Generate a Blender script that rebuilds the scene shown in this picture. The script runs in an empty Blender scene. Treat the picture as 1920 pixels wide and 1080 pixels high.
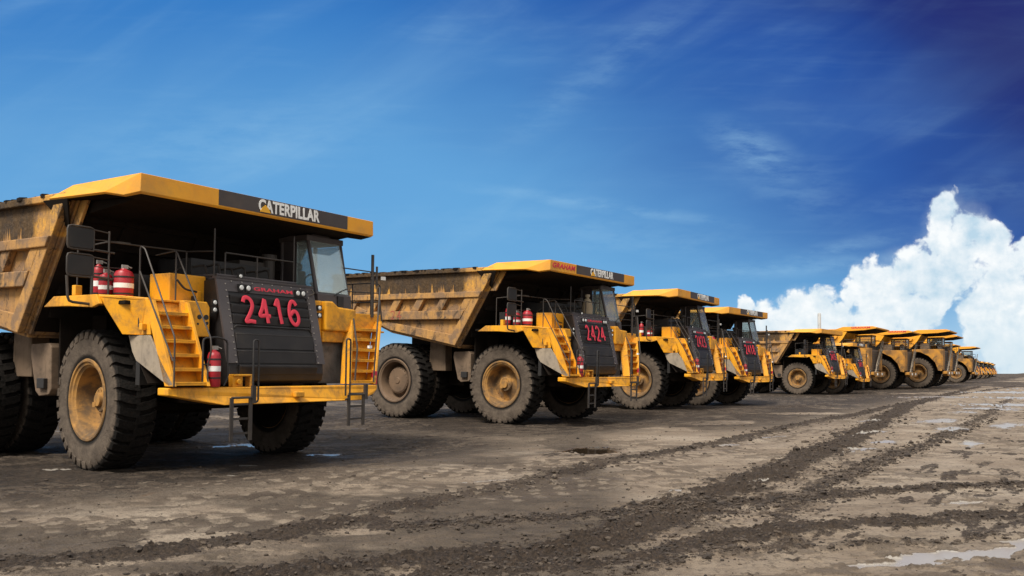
import bpy, bmesh, math, random
import numpy as np
from mathutils import Vector, Matrix
random.seed(7); R = math.radians; PI = math.pi
S = bpy.context.scene
COL = S.collection

# ------------------------------------------------------------------ camera
CAM_H = 1.731
cd = bpy.data.cameras.new('camera'); cam = bpy.data.objects.new('camera', cd); COL.objects.link(cam)
cam.location = (0, 0, CAM_H); cam.rotation_euler = (R(90) + 0.024, 0, 0)
cd.sensor_width = 36.0; cd.lens = 1603.755 / 1920 * 36.0
cd.shift_x = -130.0 / 1920; cd.shift_y = 121.5 / 1920
cd.clip_start = 0.1; cd.clip_end = 6000
S.camera = cam

# ------------------------------------------------------------------ view / exposure
S.view_settings.view_transform = 'Standard'; S.view_settings.look = 'None'
S.view_settings.exposure = 0.60; S.view_settings.gamma = 1.0
S.cycles.max_bounces = 6; S.cycles.diffuse_bounces = 3; S.cycles.transparent_max_bounces = 12
S.cycles.sample_clamp_indirect = 4.0

SUN_EL, SUN_AZ = R(52), R(205)       # azimuth clockwise from +Y: behind the camera and a little left

def lin(r, g, b):
    f = lambda c: (c / 255 / 12.92) if c <= 10 else ((c / 255 + .055) / 1.055) ** 2.4
    return (f(r), f(g), f(b), 1)

# ------------------------------------------------------------------ node helper
class NT:
    def __init__(s, tree): s.t = tree; s.n = tree.nodes; s.l = tree.links; s.n.clear()
    def new(s, kind, **kw):
        n = s.n.new(kind)
        for k, v in kw.items(): setattr(n, k, v)
        return n
    def put(s, sock, v):
        if isinstance(v, bpy.types.NodeSocket): s.l.new(v, sock)
        elif v is not None: sock.default_value = v
    def m(s, op, a, b=None, c=None, clamp=False):
        n = s.new('ShaderNodeMath', operation=op, use_clamp=clamp)
        s.put(n.inputs[0], a); s.put(n.inputs[1], b)
        if c is not None: s.put(n.inputs[2], c)
        return n.outputs[0]
    def mix(s, f, a, b, mode='MIX'):
        n = s.new('ShaderNodeMix', data_type='RGBA', blend_type=mode)
        s.put(n.inputs[0], f); s.put(n.inputs[6], a); s.put(n.inputs[7], b)
        return n.outputs[2]
    def noise(s, vec, scale, detail=4, rough=.55, dist=0.0):
        n = s.new('ShaderNodeTexNoise'); s.put(n.inputs['Vector'], vec)
        n.inputs['Scale'].default_value = scale; n.inputs['Detail'].default_value = detail
        n.inputs['Roughness'].default_value = rough; n.inputs['Distortion'].default_value = dist
        return n.outputs[0]
    def ss(s, x, a, b, lo=0.0, hi=1.0):
        n = s.new('ShaderNodeMapRange', interpolation_type='SMOOTHSTEP')
        s.put(n.inputs[0], x); n.inputs[1].default_value = a; n.inputs[2].default_value = b
        n.inputs[3].default_value = lo; n.inputs[4].default_value = hi
        return n.outputs[0]
    def mp(s, vec, scale=(1, 1, 1), rot=(0, 0, 0), loc=(0, 0, 0)):
        n = s.new('ShaderNodeMapping'); s.put(n.inputs[0], vec)
        n.inputs['Location'].default_value = loc; n.inputs['Rotation'].default_value = rot; n.inputs['Scale'].default_value = scale
        return n.outputs[0]

# ------------------------------------------------------------------ world: blue sky with a cumulus tower, unseen white cloud added behind and overhead as neutral fill
W = bpy.data.worlds.new('World'); S.world = W; W.use_nodes = True
w = NT(W.node_tree)
tc = w.new('ShaderNodeTexCoord').outputs['Generated']
sep = w.new('ShaderNodeSeparateXYZ'); w.l.new(tc, sep.inputs[0])
dx, dy, dz = sep.outputs
yy = w.m('MAXIMUM', dy, 0.12)
u = w.m('DIVIDE', dx, yy); v = w.m('DIVIDE', dz, yy)
cb = w.new('ShaderNodeCombineXYZ'); w.put(cb.inputs[0], u); w.put(cb.inputs[1], v); uv = cb.outputs[0]
U = lambda px: (px - 1090) / 1604.0
V = lambda py: (700 - py) / 1604.0
low, mid, top = lin(110, 174, 222), lin(99, 164, 218), lin(46, 118, 194)
b1 = w.mix(w.ss(v, 0.02, 0.24), low, mid)
base = w.mix(w.ss(v, 0.20, 0.50), b1, top)
# deeper blue towards the upper right
k = w.m('ADD', w.m('MULTIPLY', u, 1.0), w.m('MULTIPLY', v, 1.15))
kn = w.m('ADD', k, w.m('MULTIPLY', w.m('SUBTRACT', w.noise(w.mp(uv, (1.2, 3.0, 1), (0, 0, R(-18))), 1.7, 4), .5), .30))
base = w.mix(w.m('MULTIPLY', w.ss(kn, 0.06, 0.70, 0, .90), w.ss(v, 0.05, 0.16)), base, lin(26, 72, 158))
base = w.mix(w.m('MULTIPLY', w.ss(kn, 0.60, 0.96), w.ss(v, 0.07, 0.19)), base, lin(30, 36, 108))
# thin streaky high cloud
c1 = w.noise(w.mp(uv, (1.3, 7.0, 1), (0, 0, R(12))), 2.2, 8, .62, .6)
c2 = w.noise(w.mp(w.mp(uv, (1, 1, 1), (0, 0, R(-30))), (.9, 4.2, 1), (0, 0, 0), (3, 1, 0)), 2.4, 5, .52, .5)
c3 = w.noise(w.mp(uv, (3.0, 30.0, 1), (0, 0, R(4)), (9, 1, 0)), 1.6, 6, .6, .3)
cir = w.m('MULTIPLY', w.m('MULTIPLY', w.ss(c1, .46, .80), w.ss(c2, .42, .70)), .35)
cir = w.m('ADD', cir, w.m('MULTIPLY', w.ss(c2, .42, .85), .30))
cir = w.m('ADD', cir, w.m('MULTIPLY', w.ss(c3, .50, .85), .16))
base = w.mix(w.m('MULTIPLY', cir, w.ss(kn, .55, .95, .46, .16), clamp=True), base, lin(160, 205, 235))
# small bright wisp and long thin streak
def streak(px, py, rx, ry, ang, amp):
    q = w.mp(uv, (1, 1, 1), (0, 0, 0), (-U(px), -V(py), 0))
    q = w.mp(q, (1604 / rx, 1604 / ry, 1), (0, 0, 0)) if ang == 0 else w.mp(w.mp(q, (1, 1, 1), (0, 0, ang)), (1604 / rx, 1604 / ry, 1))
    ln = w.new('ShaderNodeVectorMath', operation='LENGTH'); w.l.new(q, ln.inputs[0])
    return w.m('MULTIPLY', w.ss(ln.outputs[1], 0.0, 1.0, amp, 0.0), w.ss(w.noise(w.mp(uv, (4, 14, 1), (0, 0, ang)), 3, 8, .65), .35, .68))
wsp = streak(1420, 285, 150, 66, R(28), .75)
for a in ((1130, 385, 420, 22, R(8), .55), (1560, 470, 260, 26, R(-14), .5), (1120, 130, 380, 60, R(-38), .30), (1800, 360, 300, 40, R(-8), .25),
          (420, 260, 500, 120, R(-6), .30), (1480, 340, 200, 90, R(20), .35), (1500, 500, 330, 30, R(-4), .6), (1150, 440, 500, 60, R(6), .3)):
    wsp = w.m('MAXIMUM', wsp, streak(*a))
base = w.mix(w.m('MULTIPLY', wsp, .55), base, lin(160, 205, 235))
# cumulus: soft discs joined and broken up by billowing noise
wob = w.new('ShaderNodeTexNoise'); w.put(wob.inputs['Vector'], uv); wob.inputs['Scale'].default_value = 26; wob.inputs['Detail'].default_value = 5
off = w.new('ShaderNodeVectorMath', operation='MULTIPLY_ADD'); w.l.new(wob.outputs[1], off.inputs[0])
off.inputs[1].default_value = (.035, .035, 0); 
sb = w.new('ShaderNodeVectorMath', operation='ADD'); w.l.new(uv, sb.inputs[0]); sb.inputs[1].default_value = (-.0175, -.0175, 0)
w.l.new(sb.outputs[0], off.inputs[2]); uvw = off.outputs[0]
BLOBS = [(1778, 396, 44), (1765, 440, 50), (1820, 425, 48), (1862, 450, 48), (1880, 500, 60), (1800, 500, 80), (1748, 500, 52), (1704, 520, 62),
         (1650, 530, 50), (1620, 520, 26), (1690, 570, 66), (1850, 570, 80), (1900, 540, 60), (1920, 640, 96), (1840, 640, 50), (1730, 590, 60), (1640, 610, 66),
         (1580, 600, 46), (1535, 575, 40), (1500, 600, 44), (1432, 574, 24), (1460, 612, 40), (1520, 640, 60), (1620, 650, 60), (1700, 650, 60),
         (1960, 500, 60), (1990, 600, 120), (2080, 560, 110), (1925, 455, 22), (1760, 650, 30), (1380, 640, 30), (1440, 650, 60), (1805, 668, 26), (1570, 640, 70), (1660, 590, 70), (1740, 540, 70), (1480, 590, 40), (1410, 600, 34), (1860, 620, 70), (1545, 610, 60), (1600, 555, 40), (1450, 620, 60), (1500, 560, 34), (1400, 570, 22), (1640, 560, 60)]
dens = None
for (bx, by, br) in BLOBS:
    d = w.new('ShaderNodeVectorMath', operation='DISTANCE'); w.l.new(uvw, d.inputs[0]); d.inputs[1].default_value = (U(bx), V(by), 0)
    val = w.m('MULTIPLY_ADD', d.outputs[1], -1604.0 / br, 1.0)
    dens = val if dens is None else w.m('SMOOTH_MAX', dens, val, .35)
vo = w.new('ShaderNodeTexVoronoi', feature='SMOOTH_F1'); w.l.new(uvw, vo.inputs['Vector']); vo.inputs['Scale'].default_value = 34
vo.inputs['Detail'].default_value = 3; vo.inputs['Roughness'].default_value = .55; vo.inputs['Smoothness'].default_value = .6
vd = vo.outputs['Distance']
nz = w.noise(uv, 42, 8, .6)
dn = w.m('ADD', w.m('ADD', w.m('ADD', dens, .18), w.m('MULTIPLY', w.m('SUBTRACT', nz, .5), .85)), w.m('MULTIPLY', w.m('SUBTRACT', .42, vd), .7))
alpha = w.ss(dn, -0.10, 0.22)
soft = w.ss(w.m('ADD', dens, w.m('MULTIPLY', w.m('SUBTRACT', w.noise(uv, 9, 5, .6), .5), 1.4)), -.10, .7)
# shading inside the cloud: lit from the upper left, pale blue hollows
sh1 = w.noise(w.mp(uv, (1, 1.2, 1), (0, 0, 0), (.006, -.008, 0)), 17, 7, .6)
sh2 = w.noise(uv, 17, 7, .6)
rel = w.m('MULTIPLY', w.m('SUBTRACT', sh2, sh1), 2.2)
hol = w.ss(w.noise(uv, 8, 4, .5, .3), .44, .70)
shade = w.m('ADD', w.m('ADD', w.m('MULTIPLY', hol, -.62), 1.05), rel)
shade = w.m('ADD', shade, w.m('MULTIPLY', w.m('SUBTRACT', .45, vd), .5), clamp=True)
ccol = w.mix(shade, lin(186, 214, 232), lin(250, 253, 254))
veil = w.mix(w.m('MULTIPLY', soft, .25), base, lin(214, 232, 242))
skyc = w.mix(alpha, veil, ccol)
# milky band just above the horizon on the right
hb = w.m('MULTIPLY', w.ss(v, .0, .10, 1, 0), w.ss(u, .0, .40))
hl = w.ss(v, .0, .06, .55, 0)
def horizon(c): return w.mix(hl, w.mix(w.m('MULTIPLY', hb, .6), c, lin(206, 228, 240)), lin(212, 230, 240))
sky_clear, sky_cloud = horizon(base), horizon(skyc)
gate = w.m('MULTIPLY', w.m('GREATER_THAN', u, .14), w.m('LESS_THAN', v, .26))
# added out of view: bright cloud overhead and behind, for neutral fill light
dk = w.noise(w.mp(tc, (1, 1, 2.2)), 2.6, 7, .6)
deck = w.mix(w.ss(dk, .36, .62), lin(186, 192, 198), lin(255, 252, 246))  # colour of the added unseen fill cloud
deck = w.mix(w.ss(dz, .05, .55, .55, 0), deck, lin(120, 122, 126))
fill_deck = w.new('ShaderNodeVectorMath', operation='SCALE'); w.l.new(deck, fill_deck.inputs[0]); fill_deck.inputs['Scale'].default_value = .82
front = w.m('MULTIPLY', w.ss(dy, .22, .50), w.ss(w.m('DIVIDE', dz, w.m('MAXIMUM', w.m('SQRT', w.m('SUBTRACT', 1.0001, w.m('MULTIPLY', dz, dz))), .01)), .50, .72, 1, 0))
# physical sky adds its share of clear-air light
ns = w.new('ShaderNodeTexSky', sky_type='NISHITA', sun_disc=False); ns.sun_elevation = SUN_EL; ns.sun_rotation = SUN_AZ
def bg(c, st): q = w.new('ShaderNodeBackground'); w.put(q.inputs[0], c); q.inputs[1].default_value = st; return q.outputs[0]
def mixs(f, a, b_): q = w.new('ShaderNodeMixShader'); w.put(q.inputs[0], f); w.l.new(a, q.inputs[1]); w.l.new(b_, q.inputs[2]); return q.outputs[0]
sh_front = mixs(gate, bg(sky_clear, .655), bg(sky_cloud, .655))
sh_all = mixs(front, bg(fill_deck.outputs[0], 1.0), sh_front)
add = w.new('ShaderNodeAddShader'); w.l.new(bg(ns.outputs[0], .002), add.inputs[0]); w.l.new(sh_all, add.inputs[1])
wo = w.new('ShaderNodeOutputWorld'); w.l.new(add.outputs[0], wo.inputs[0])
W.cycles.sampling_method = 'MANUAL'; W.cycles.sample_map_resolution = 256

# ------------------------------------------------------------------ sun (veiled, soft)
sl = bpy.data.lights.new('sun', 'SUN'); sl.energy = 3.0; sl.angle = R(20); sl.color = (1, .94, .84)
so = bpy.data.objects.new('sun', sl); COL.objects.link(so)
sd = Vector((math.sin(SUN_AZ) * math.cos(SUN_EL), math.cos(SUN_AZ) * math.cos(SUN_EL), math.sin(SUN_EL)))
so.rotation_euler = sd.to_track_quat('Z', 'Y').to_euler(); so.location = sd * 60

# ------------------------------------------------------------------ materials
def mat(name):
    m = bpy.data.materials.new(name); m.use_nodes = True
    n = NT(m.node_tree); p = n.new('ShaderNodeBsdfPrincipled'); o = n.new('ShaderNodeOutputMaterial'); n.l.new(p.outputs[0], o.inputs[0])
    return m, n, p
def bump(n, p, h, dist, strength=1.0):
    b = n.new('ShaderNodeBump'); b.inputs['Distance'].default_value = dist; n.put(b.inputs['Strength'], strength); n.put(b.inputs['Height'], h)
    n.l.new(b.outputs[0], p.inputs['Normal'])
def coat(name, c, c2, rough, amount=.35, dirt=(.10, .075, .05), dsc=2.2, lo=.52, hi=.72, spec=.5, metal=0.0, streaks=True, bm=.002, chip=None):
    """painted or worn surface with blotchy fade, splashed dirt and downward streaks"""
    m, n, p = mat(name)
    oc = n.new('ShaderNodeTexCoord').outputs['Object']
    col = n.mix(n.ss(n.noise(oc, 1.3, 5, .6), .35, .65), (*c, 1), (*c2, 1))
    d = n.ss(n.noise(oc, dsc, 9, .68, .3), lo, hi)
    if streaks: d = n.m('MAXIMUM', d, n.m('MULTIPLY', n.ss(n.noise(n.mp(oc, (7, 7, .45)), 1.0, 6, .6), .55, .75), .75))
    fine = n.ss(n.noise(oc, 26, 4, .7), .58, .75)
    d = n.m('MAXIMUM', n.m('MULTIPLY', d, amount), n.m('MULTIPLY', fine, amount * .5))
    col = n.mix(d, col, (*dirt, 1))
    if chip:
        ck = n.ss(n.noise(oc, 9, 8, .75, .2), .66, .70)
        col = n.mix(n.m('MULTIPLY', ck, .8), col, (*chip, 1))
    n.put(p.inputs['Base Color'], col)
    n.put(p.inputs['Roughness'], n.m('ADD', n.m('MULTIPLY', d, .4), rough, clamp=True)); p.inputs['Metallic'].default_value = metal
    p.inputs['Specular IOR Level'].default_value = spec
    bump(n, p, n.noise(oc, 30, 5, .7), bm)
    return m
M = {}
YEL, YEL2 = (.86, .385, .012), (.76, .325, .012)
M['yellow'] = coat('yellow_paint', YEL, YEL2, .48, .72, dirt=(.25, .13, .04), lo=.46, hi=.66, chip=(.10, .06, .035))
M['gyellow'] = coat('giant_truck_paint', (.56, .25, .025), (.36, .17, .035), .65, .85, dirt=(.12, .075, .04), dsc=1.1, lo=.44, hi=.62, chip=(.06, .04, .03))
M['canopy'] = coat('canopy_paint', (.84, .375, .016), (.75, .315, .018), .5, .5, dirt=(.40, .23, .07), dsc=1.0, lo=.46, hi=.70, chip=(.20, .12, .06))
M['rimyel'] = coat('rim_paint', (.44, .225, .06), (.25, .14, .055), .75, .9, dirt=(.12, .082, .052), dsc=2.4, lo=.40, hi=.62, spec=.25)
M['rimbrown'] = coat('rear_rim', (.17, .105, .06), (.12, .075, .045), .75, .7, dirt=(.07, .05, .035), dsc=4)
M['black'] = coat('black_steel', (.012, .011, .011), (.02, .018, .017), .5, .5, dirt=(.05, .04, .032))
M['rail'] = coat('rail_steel', (.035, .028, .024), (.05, .04, .033), .55, .6, dirt=(.09, .07, .05))
M['grille'] = coat('grille_black', (.012, .010, .010), (.020, .017, .016), .5, .45, dirt=(.055, .045, .038), dsc=1.4, bm=.004)
M['frame'] = coat('grille_frame', (.055, .045, .046), (.075, .062, .060), .5, .45, dirt=(.11, .09, .075))
M['shade_grime'] = coat('undershade_grime', (.010, .007, .005), (.016, .011, .008), .9, .6, dirt=(.028, .019, .012), dsc=1.0, spec=.15)  # near-black grime, deepened to carry the shade beneath bodies and canopies
M['liner'] = coat('liner_beige', (.36, .29, .21), (.28, .23, .18), .7, .7, dirt=(.09, .075, .06), dsc=1.8, lo=.45, hi=.65)
M['liner_dark'] = coat('liner_grey', (.16, .14, .12), (.10, .09, .08), .7, .8, dirt=(.05, .042, .035), dsc=1.8, lo=.42, hi=.65)
M['tank'] = coat('tank_paint', (.20, .135, .085), (.15, .10, .065), .75, .8, dirt=(.06, .045, .03), dsc=1.6, lo=.45, hi=.7)
M['red'] = coat('red_paint', (.42, .018, .028), (.34, .014, .022), .4, .5, dirt=(.18, .03, .03))
M['redmark'] = coat('red_marking', (.66, .030, .060), (.56, .025, .05), .6, .35, dirt=(.36, .04, .05))
M['redfade'] = coat('red_marking_faded', (.38, .09, .05), (.30, .09, .05), .8, .5, dirt=(.28, .14, .06))
M['white'] = coat('white_marking', (.88, .87, .84), (.80, .78, .74), .5, .2, dirt=(.40, .34, .27))
M['tri'] = coat('yellow_marking', (.85, .42, .02), (.8, .4, .02), .5, .1)
M['steel'] = coat('bare_steel', (.42, .39, .35), (.33, .30, .27), .4, .4, metal=.6)
M['band'] = coat('black_band', (.050, .038, .034), (.065, .050, .044), .5, .45, dirt=(.12, .09, .07), dsc=1.5)
M['greypole'] = coat('grey_pole', (.50, .52, .52), (.42, .44, .45), .6, .3)
M['beige'] = coat('beige_plastic', (.42, .34, .23), (.34, .25, .15), .6, .5)
M['seat'] = coat('seat_cloth', (.20, .19, .17), (.16, .15, .14), .9, .3)
# rubber: dusty pale side walls, dark muddy tread, blackened further for shade under the trucks
m, n, p = mat('tyre_rubber'); oc = n.new('ShaderNodeTexCoord').outputs['Object']
sx = n.new('ShaderNodeSeparateXYZ'); n.l.new(oc, sx.inputs[0])
rr = n.m('SQRT', n.m('ADD', n.m('MULTIPLY', sx.outputs[0], sx.outputs[0]), n.m('MULTIPLY', sx.outputs[2], sx.outputs[2])))
side = n.m('MULTIPLY', n.ss(n.m('ABSOLUTE', sx.outputs[1]), .335, .352), n.ss(rr, 1.27, 1.31, 1, 0))
nn = n.noise(oc, 3.0, 8, .65); fn = n.noise(oc, 22, 6, .7)
dust = n.mix(n.ss(nn, .35, .65), (.132, .102, .077, 1), (.078, .060, .046, 1))
dust = n.mix(n.ss(fn, .45, .75, 0, .6), dust, (.055, .042, .033, 1))
tread = n.mix(n.ss(fn, .4, .7), (.007, .006, .005, 1), (.020, .015, .012, 1))
n.put(p.inputs['Base Color'], n.mix(side, tread, dust)); p.inputs['Roughness'].default_value = .88
p.inputs['Specular IOR Level'].default_value = .25
bump(n, p, n.m('ADD', n.noise(oc, 40, 5, .7), n.m('MULTIPLY', n.noise(oc, 9, 4, .6), 2)), .012); M['rubber'] = m
# dump body: dusty ochre paint with coal-dark mud spilled over the upper board
m, n, p = mat('dump_body_paint'); oc = n.new('ShaderNodeTexCoord').outputs['Object']
sx = n.new('ShaderNodeSeparateXYZ'); n.l.new(oc, sx.inputs[0]); X_, Y_, Z_ = sx.outputs
col = n.mix(n.ss(n.noise(oc, 1.1, 6, .65), .35, .65), (.50, .265, .080, 1), (.32, .180, .080, 1))
col = n.mix(n.m('MULTIPLY', n.ss(Z_, 4.40, 4.45), n.ss(n.noise(oc, 1.6, 4), .35, .6)), col, (.62, .32, .06, 1))
col = n.mix(n.ss(n.noise(oc, 2.2, 9, .72), .47, .60, 0, .85), col, (.23, .145, .085, 1))
col = n.mix(n.ss(n.noise(n.mp(oc, (1.9, 1.9, 1.1)), 1.7, 9, .75, .5), .53, .62, 0, .85), col, (.062, .044, .031, 1))
streak_ = n.noise(n.mp(oc, (4.2, 4.2, .34)), 1.5, 6, .65)
col = n.mix(n.ss(streak_, .49, .68, 0, .62), col, (.13, .088, .058, 1))
edge = n.m('ADD', n.m('ADD', Z_, .10), n.m('MULTIPLY', n.m('SUBTRACT', n.noise(n.mp(oc, (3.8, 3.8, .22)), 1.4, 5, .65), .5), 2.4))
spill = n.m('MULTIPLY', n.ss(edge, 4.42, 4.62), n.ss(n.m('ADD', X_, n.m('MULTIPLY', n.noise(oc, 2.5, 3), .7)), -1.15, -.75, 1, 0))
spill = n.m('MULTIPLY', spill, n.ss(Z_, 4.40, 4.44))
n.put(p.inputs['Base Color'], n.mix(n.m('MULTIPLY', spill, .92), col, n.mix(n.ss(n.noise(oc, 14, 5, .7), .4, .65), (.022, .016, .012, 1), (.060, .042, .028, 1))))
p.inputs['Roughness'].default_value = .78; p.inputs['Specular IOR Level'].default_value = .3
bump(n, p, n.m('ADD', n.noise(oc, 18, 6, .7), n.m('MULTIPLY', spill, n.m('ADD', 1.2, n.noise(oc, 9, 5)))), .012); M['body'] = m
# glass
m = bpy.data.materials.new('cab_glass'); m.use_nodes = True; n = NT(m.node_tree)
tr = n.new('ShaderNodeBsdfTransparent'); tr.inputs[0].default_value = (.92, .97, .97, 1)
gl = n.new('ShaderNodeBsdfGlossy'); gl.inputs['Roughness'].default_value = .04; gl.inputs[0].default_value = (.9, .95, .95, 1)
df = n.new('ShaderNodeBsdfDiffuse'); oc = n.new('ShaderNodeTexCoord').outputs['Object']
n.put(df.inputs[0], n.mix(n.ss(n.noise(oc, 3, 6, .6), .4, .6), (.72, .76, .72, 1), (.62, .70, .70, 1)))
fr = n.new('ShaderNodeFresnel'); fr.inputs[0].default_value = 1.5
m1 = n.new('ShaderNodeMixShader'); m1.inputs[0].default_value = .24; n.l.new(tr.outputs[0], m1.inputs[1]); n.l.new(df.outputs[0], m1.inputs[2])
m2 = n.new('ShaderNodeMixShader'); n.put(m2.inputs[0], n.m('MULTIPLY', fr.outputs[0], .45)); n.l.new(m1.outputs[0], m2.inputs[1]); n.l.new(gl.outputs[0], m2.inputs[2])
o = n.new('ShaderNodeOutputMaterial'); n.l.new(m2.outputs[0], o.inputs[0]); M['glass'] = m
m, n, p = mat('lamp_lens'); p.inputs['Base Color'].default_value = (.75, .75, .72, 1); p.inputs['Roughness'].default_value = .12; M['lens'] = m

# ------------------------------------------------------------------ mesh builder
class MB:
    def __init__(s): s.v = []; s.f = []; s.mi = []; s.cur = 0
    def add(s, vs, fs):
        b = len(s.v); s.v += [tuple(q) for q in vs]; s.f += [tuple(b + i for i in f) for f in fs]; s.mi += [s.cur] * len(fs); return s
    def box(s, x0, x1, y0, y1, z0, z1, rot=None, piv=None):
        vs = [Vector((x, y, z)) for x in (x0, x1) for y in (y0, y1) for z in (z0, z1)]
        if rot is not None:
            c = Vector(piv) if piv else sum(vs, Vector()) / 8
            vs = [rot @ (q - c) + c for q in vs]
        return s.add(vs, [(0, 1, 3, 2), (4, 6, 7, 5), (0, 4, 5, 1), (2, 3, 7, 6), (0, 2, 6, 4), (1, 5, 7, 3)])
    def prism(s, poly, a, b, ax='y'):
        """poly of 2-D points; extruded along ax from a to b"""
        def P(q, t): return {'y': (q[0], t, q[1]), 'x': (t, q[0], q[1]), 'z': (q[0], q[1], t)}[ax]
        n = len(poly); vs = [P(q, a) for q in poly] + [P(q, b) for q in poly]
        return s.add(vs, [tuple(range(n)), tuple(range(2 * n - 1, n - 1, -1))] + [(i, i + n, (i + 1) % n + n, (i + 1) % n) for i in range(n)])
    def plate(s, pts, t):
        """flat polygon given thickness t along its normal"""
        P = [Vector(q) for q in pts]; nrm = Vector()
        for i in range(len(P)): nrm += (P[i] - P[0]).cross(P[(i + 1) % len(P)] - P[0])
        nrm.normalize(); n = len(P); vs = P + [q - nrm * t for q in P]
        return s.add(vs, [tuple(range(n)), tuple(range(2 * n - 1, n - 1, -1))] + [(i, i + n, (i + 1) % n + n, (i + 1) % n) for i in range(n)])
    def tube(s, pts, r, seg=8, closed=False):
        P = [Vector(q) for q in pts]
        # round the corners a little
        if len(P) > 2:
            Q = [P[0]]
            for i in range(1, len(P) - 1):
                a, b, c = P[i - 1], P[i], P[i + 1]
                k = min(2.6 * r + .02, (a - b).length * .4, (c - b).length * .4)
                p0 = b + (a - b).normalized() * k; p1 = b + (c - b).normalized() * k
                Q += [p0, (p0 + p1) * .25 + b * .5, p1]
            P = Q + [P[-1]]
        rings = []; ref = Vector((0, 0, 1)); vs = []
        for i, q in enumerate(P):
            t = (P[min(i + 1, len(P) - 1)] - P[max(i - 1, 0)]).normalized()
            if i == 0: ref = t.orthogonal().normalized()
            ref = (ref - t * ref.dot(t)).normalized(); bn = t.cross(ref)
            vs += [q + (ref * math.cos(2 * PI * j / seg) + bn * math.sin(2 * PI * j / seg)) * r for j in range(seg)]
        n = len(P); fs = [(i * seg + j, i * seg + (j + 1) % seg, (i + 1) * seg + (j + 1) % seg, (i + 1) * seg + j) for i in range(n - 1) for j in range(seg)]
        fs += [tuple(range(seg - 1, -1, -1)), tuple((n - 1) * seg + j for j in range(seg))]
        return s.add(vs, fs)
    def lathe(s, prof, seg=48, axis='y', o=(0, 0, 0)):
        """prof: (radius, along)"""
        vs = []
        for (r, a) in prof:
            for j in range(seg):
                c, d = math.cos(2 * PI * j / seg) * r, math.sin(2 * PI * j / seg) * r
                q = {'y': (c, a, d), 'z': (c, d, a), 'x': (a, c, d)}[axis]; vs.append((q[0] + o[0], q[1] + o[1], q[2] + o[2]))
        n = len(prof)
        fs = [(i * seg + j, i * seg + (j + 1) % seg, (i + 1) * seg + (j + 1) % seg, (i + 1) * seg + j) for i in range(n - 1) for j in range(seg)]
        if prof[0][0] > 1e-4: fs.append(tuple(range(seg - 1, -1, -1)))
        if prof[-1][0] > 1e-4: fs.append(tuple((n - 1) * seg + j for j in range(seg)))
        return s.add(vs, fs)
    def mesh(s, name, mats, smooth=False, fix=True):
        me = bpy.data.meshes.new(name); me.from_pydata(s.v, [], s.f)
        for q in (mats if isinstance(mats, (list, tuple)) else [mats]): me.materials.append(q)
        me.polygons.foreach_set('material_index', s.mi)
        if fix:
            bm = bmesh.new(); bm.from_mesh(me); bmesh.ops.remove_doubles(bm, verts=bm.verts, dist=1e-5)
            bmesh.ops.recalc_face_normals(bm, faces=bm.faces); bm.to_mesh(me); bm.free()
        if smooth:
            me.polygons.foreach_set('use_smooth', [True] * len(me.polygons))
            try: me.set_sharp_from_angle(angle=R(38))
            except Exception: pass
        me.update(); return me
    def build(s, name, mats, parent=None, bevel=0.0, smooth=False, loc=None):
        o = bpy.data.objects.new(name, s.mesh(name, mats, smooth)); COL.objects.link(o)
        if parent is not None: o.parent = parent
        if loc: o.location = loc
        if bevel:
            b = o.modifiers.new('bevel', 'BEVEL'); b.width = bevel; b.segments = 2; b.limit_method = 'ANGLE'; b.angle_limit = R(35)
        return o
def thing(name, label, cat, loc=(0, 0, 0), group=None):
    o = bpy.data.objects.new(name, None); COL.objects.link(o); o.location = loc; o.empty_display_size = .5
    o['label'] = label; o['category'] = cat
    if group: o['group'] = group
    return o
def copy_tree(o, parent=None):
    c = o.copy(); COL.objects.link(c)
    if parent is not None: c.parent = parent
    for ch in list(o.children): copy_tree(ch, c)
    return c

# ------------------------------------------------------------------ lettering
def text_mesh(txt, size, width, ext, material, weight=.0, shear=0.0):
    """block letters as a solid mesh in the local XZ plane, X to the reader's right"""
    c = bpy.data.curves.new('t', 'FONT'); c.body = txt; c.size = 1; c.extrude = .02; c.offset = weight; c.shear = shear; c.align_x = 'CENTER'; c.space_character = 1.0 + weight * 1.6
    o = bpy.data.objects.new('t', c); COL.objects.link(o); bpy.context.view_layer.update()
    me = bpy.data.meshes.new_from_object(o.evaluated_get(bpy.context.evaluated_depsgraph_get()))
    bpy.data.objects.remove(o)
    n = len(me.vertices); a = np.empty(n * 3); me.vertices.foreach_get('co', a); a = a.reshape(-1, 3)
    lo, hi = a.min(0), a.max(0); q = np.empty_like(a)
    q[:, 0] = ((a[:, 0] - lo[0]) / (hi[0] - lo[0]) - .5) * width; q[:, 2] = ((a[:, 1] - lo[1]) / (hi[1] - lo[1]) - .5) * size; q[:, 1] = -a[:, 2] / .02 * ext
    me.vertices.foreach_set('co', q.ravel()); me.materials.clear(); me.materials.append(material); me.update(); return me
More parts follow.
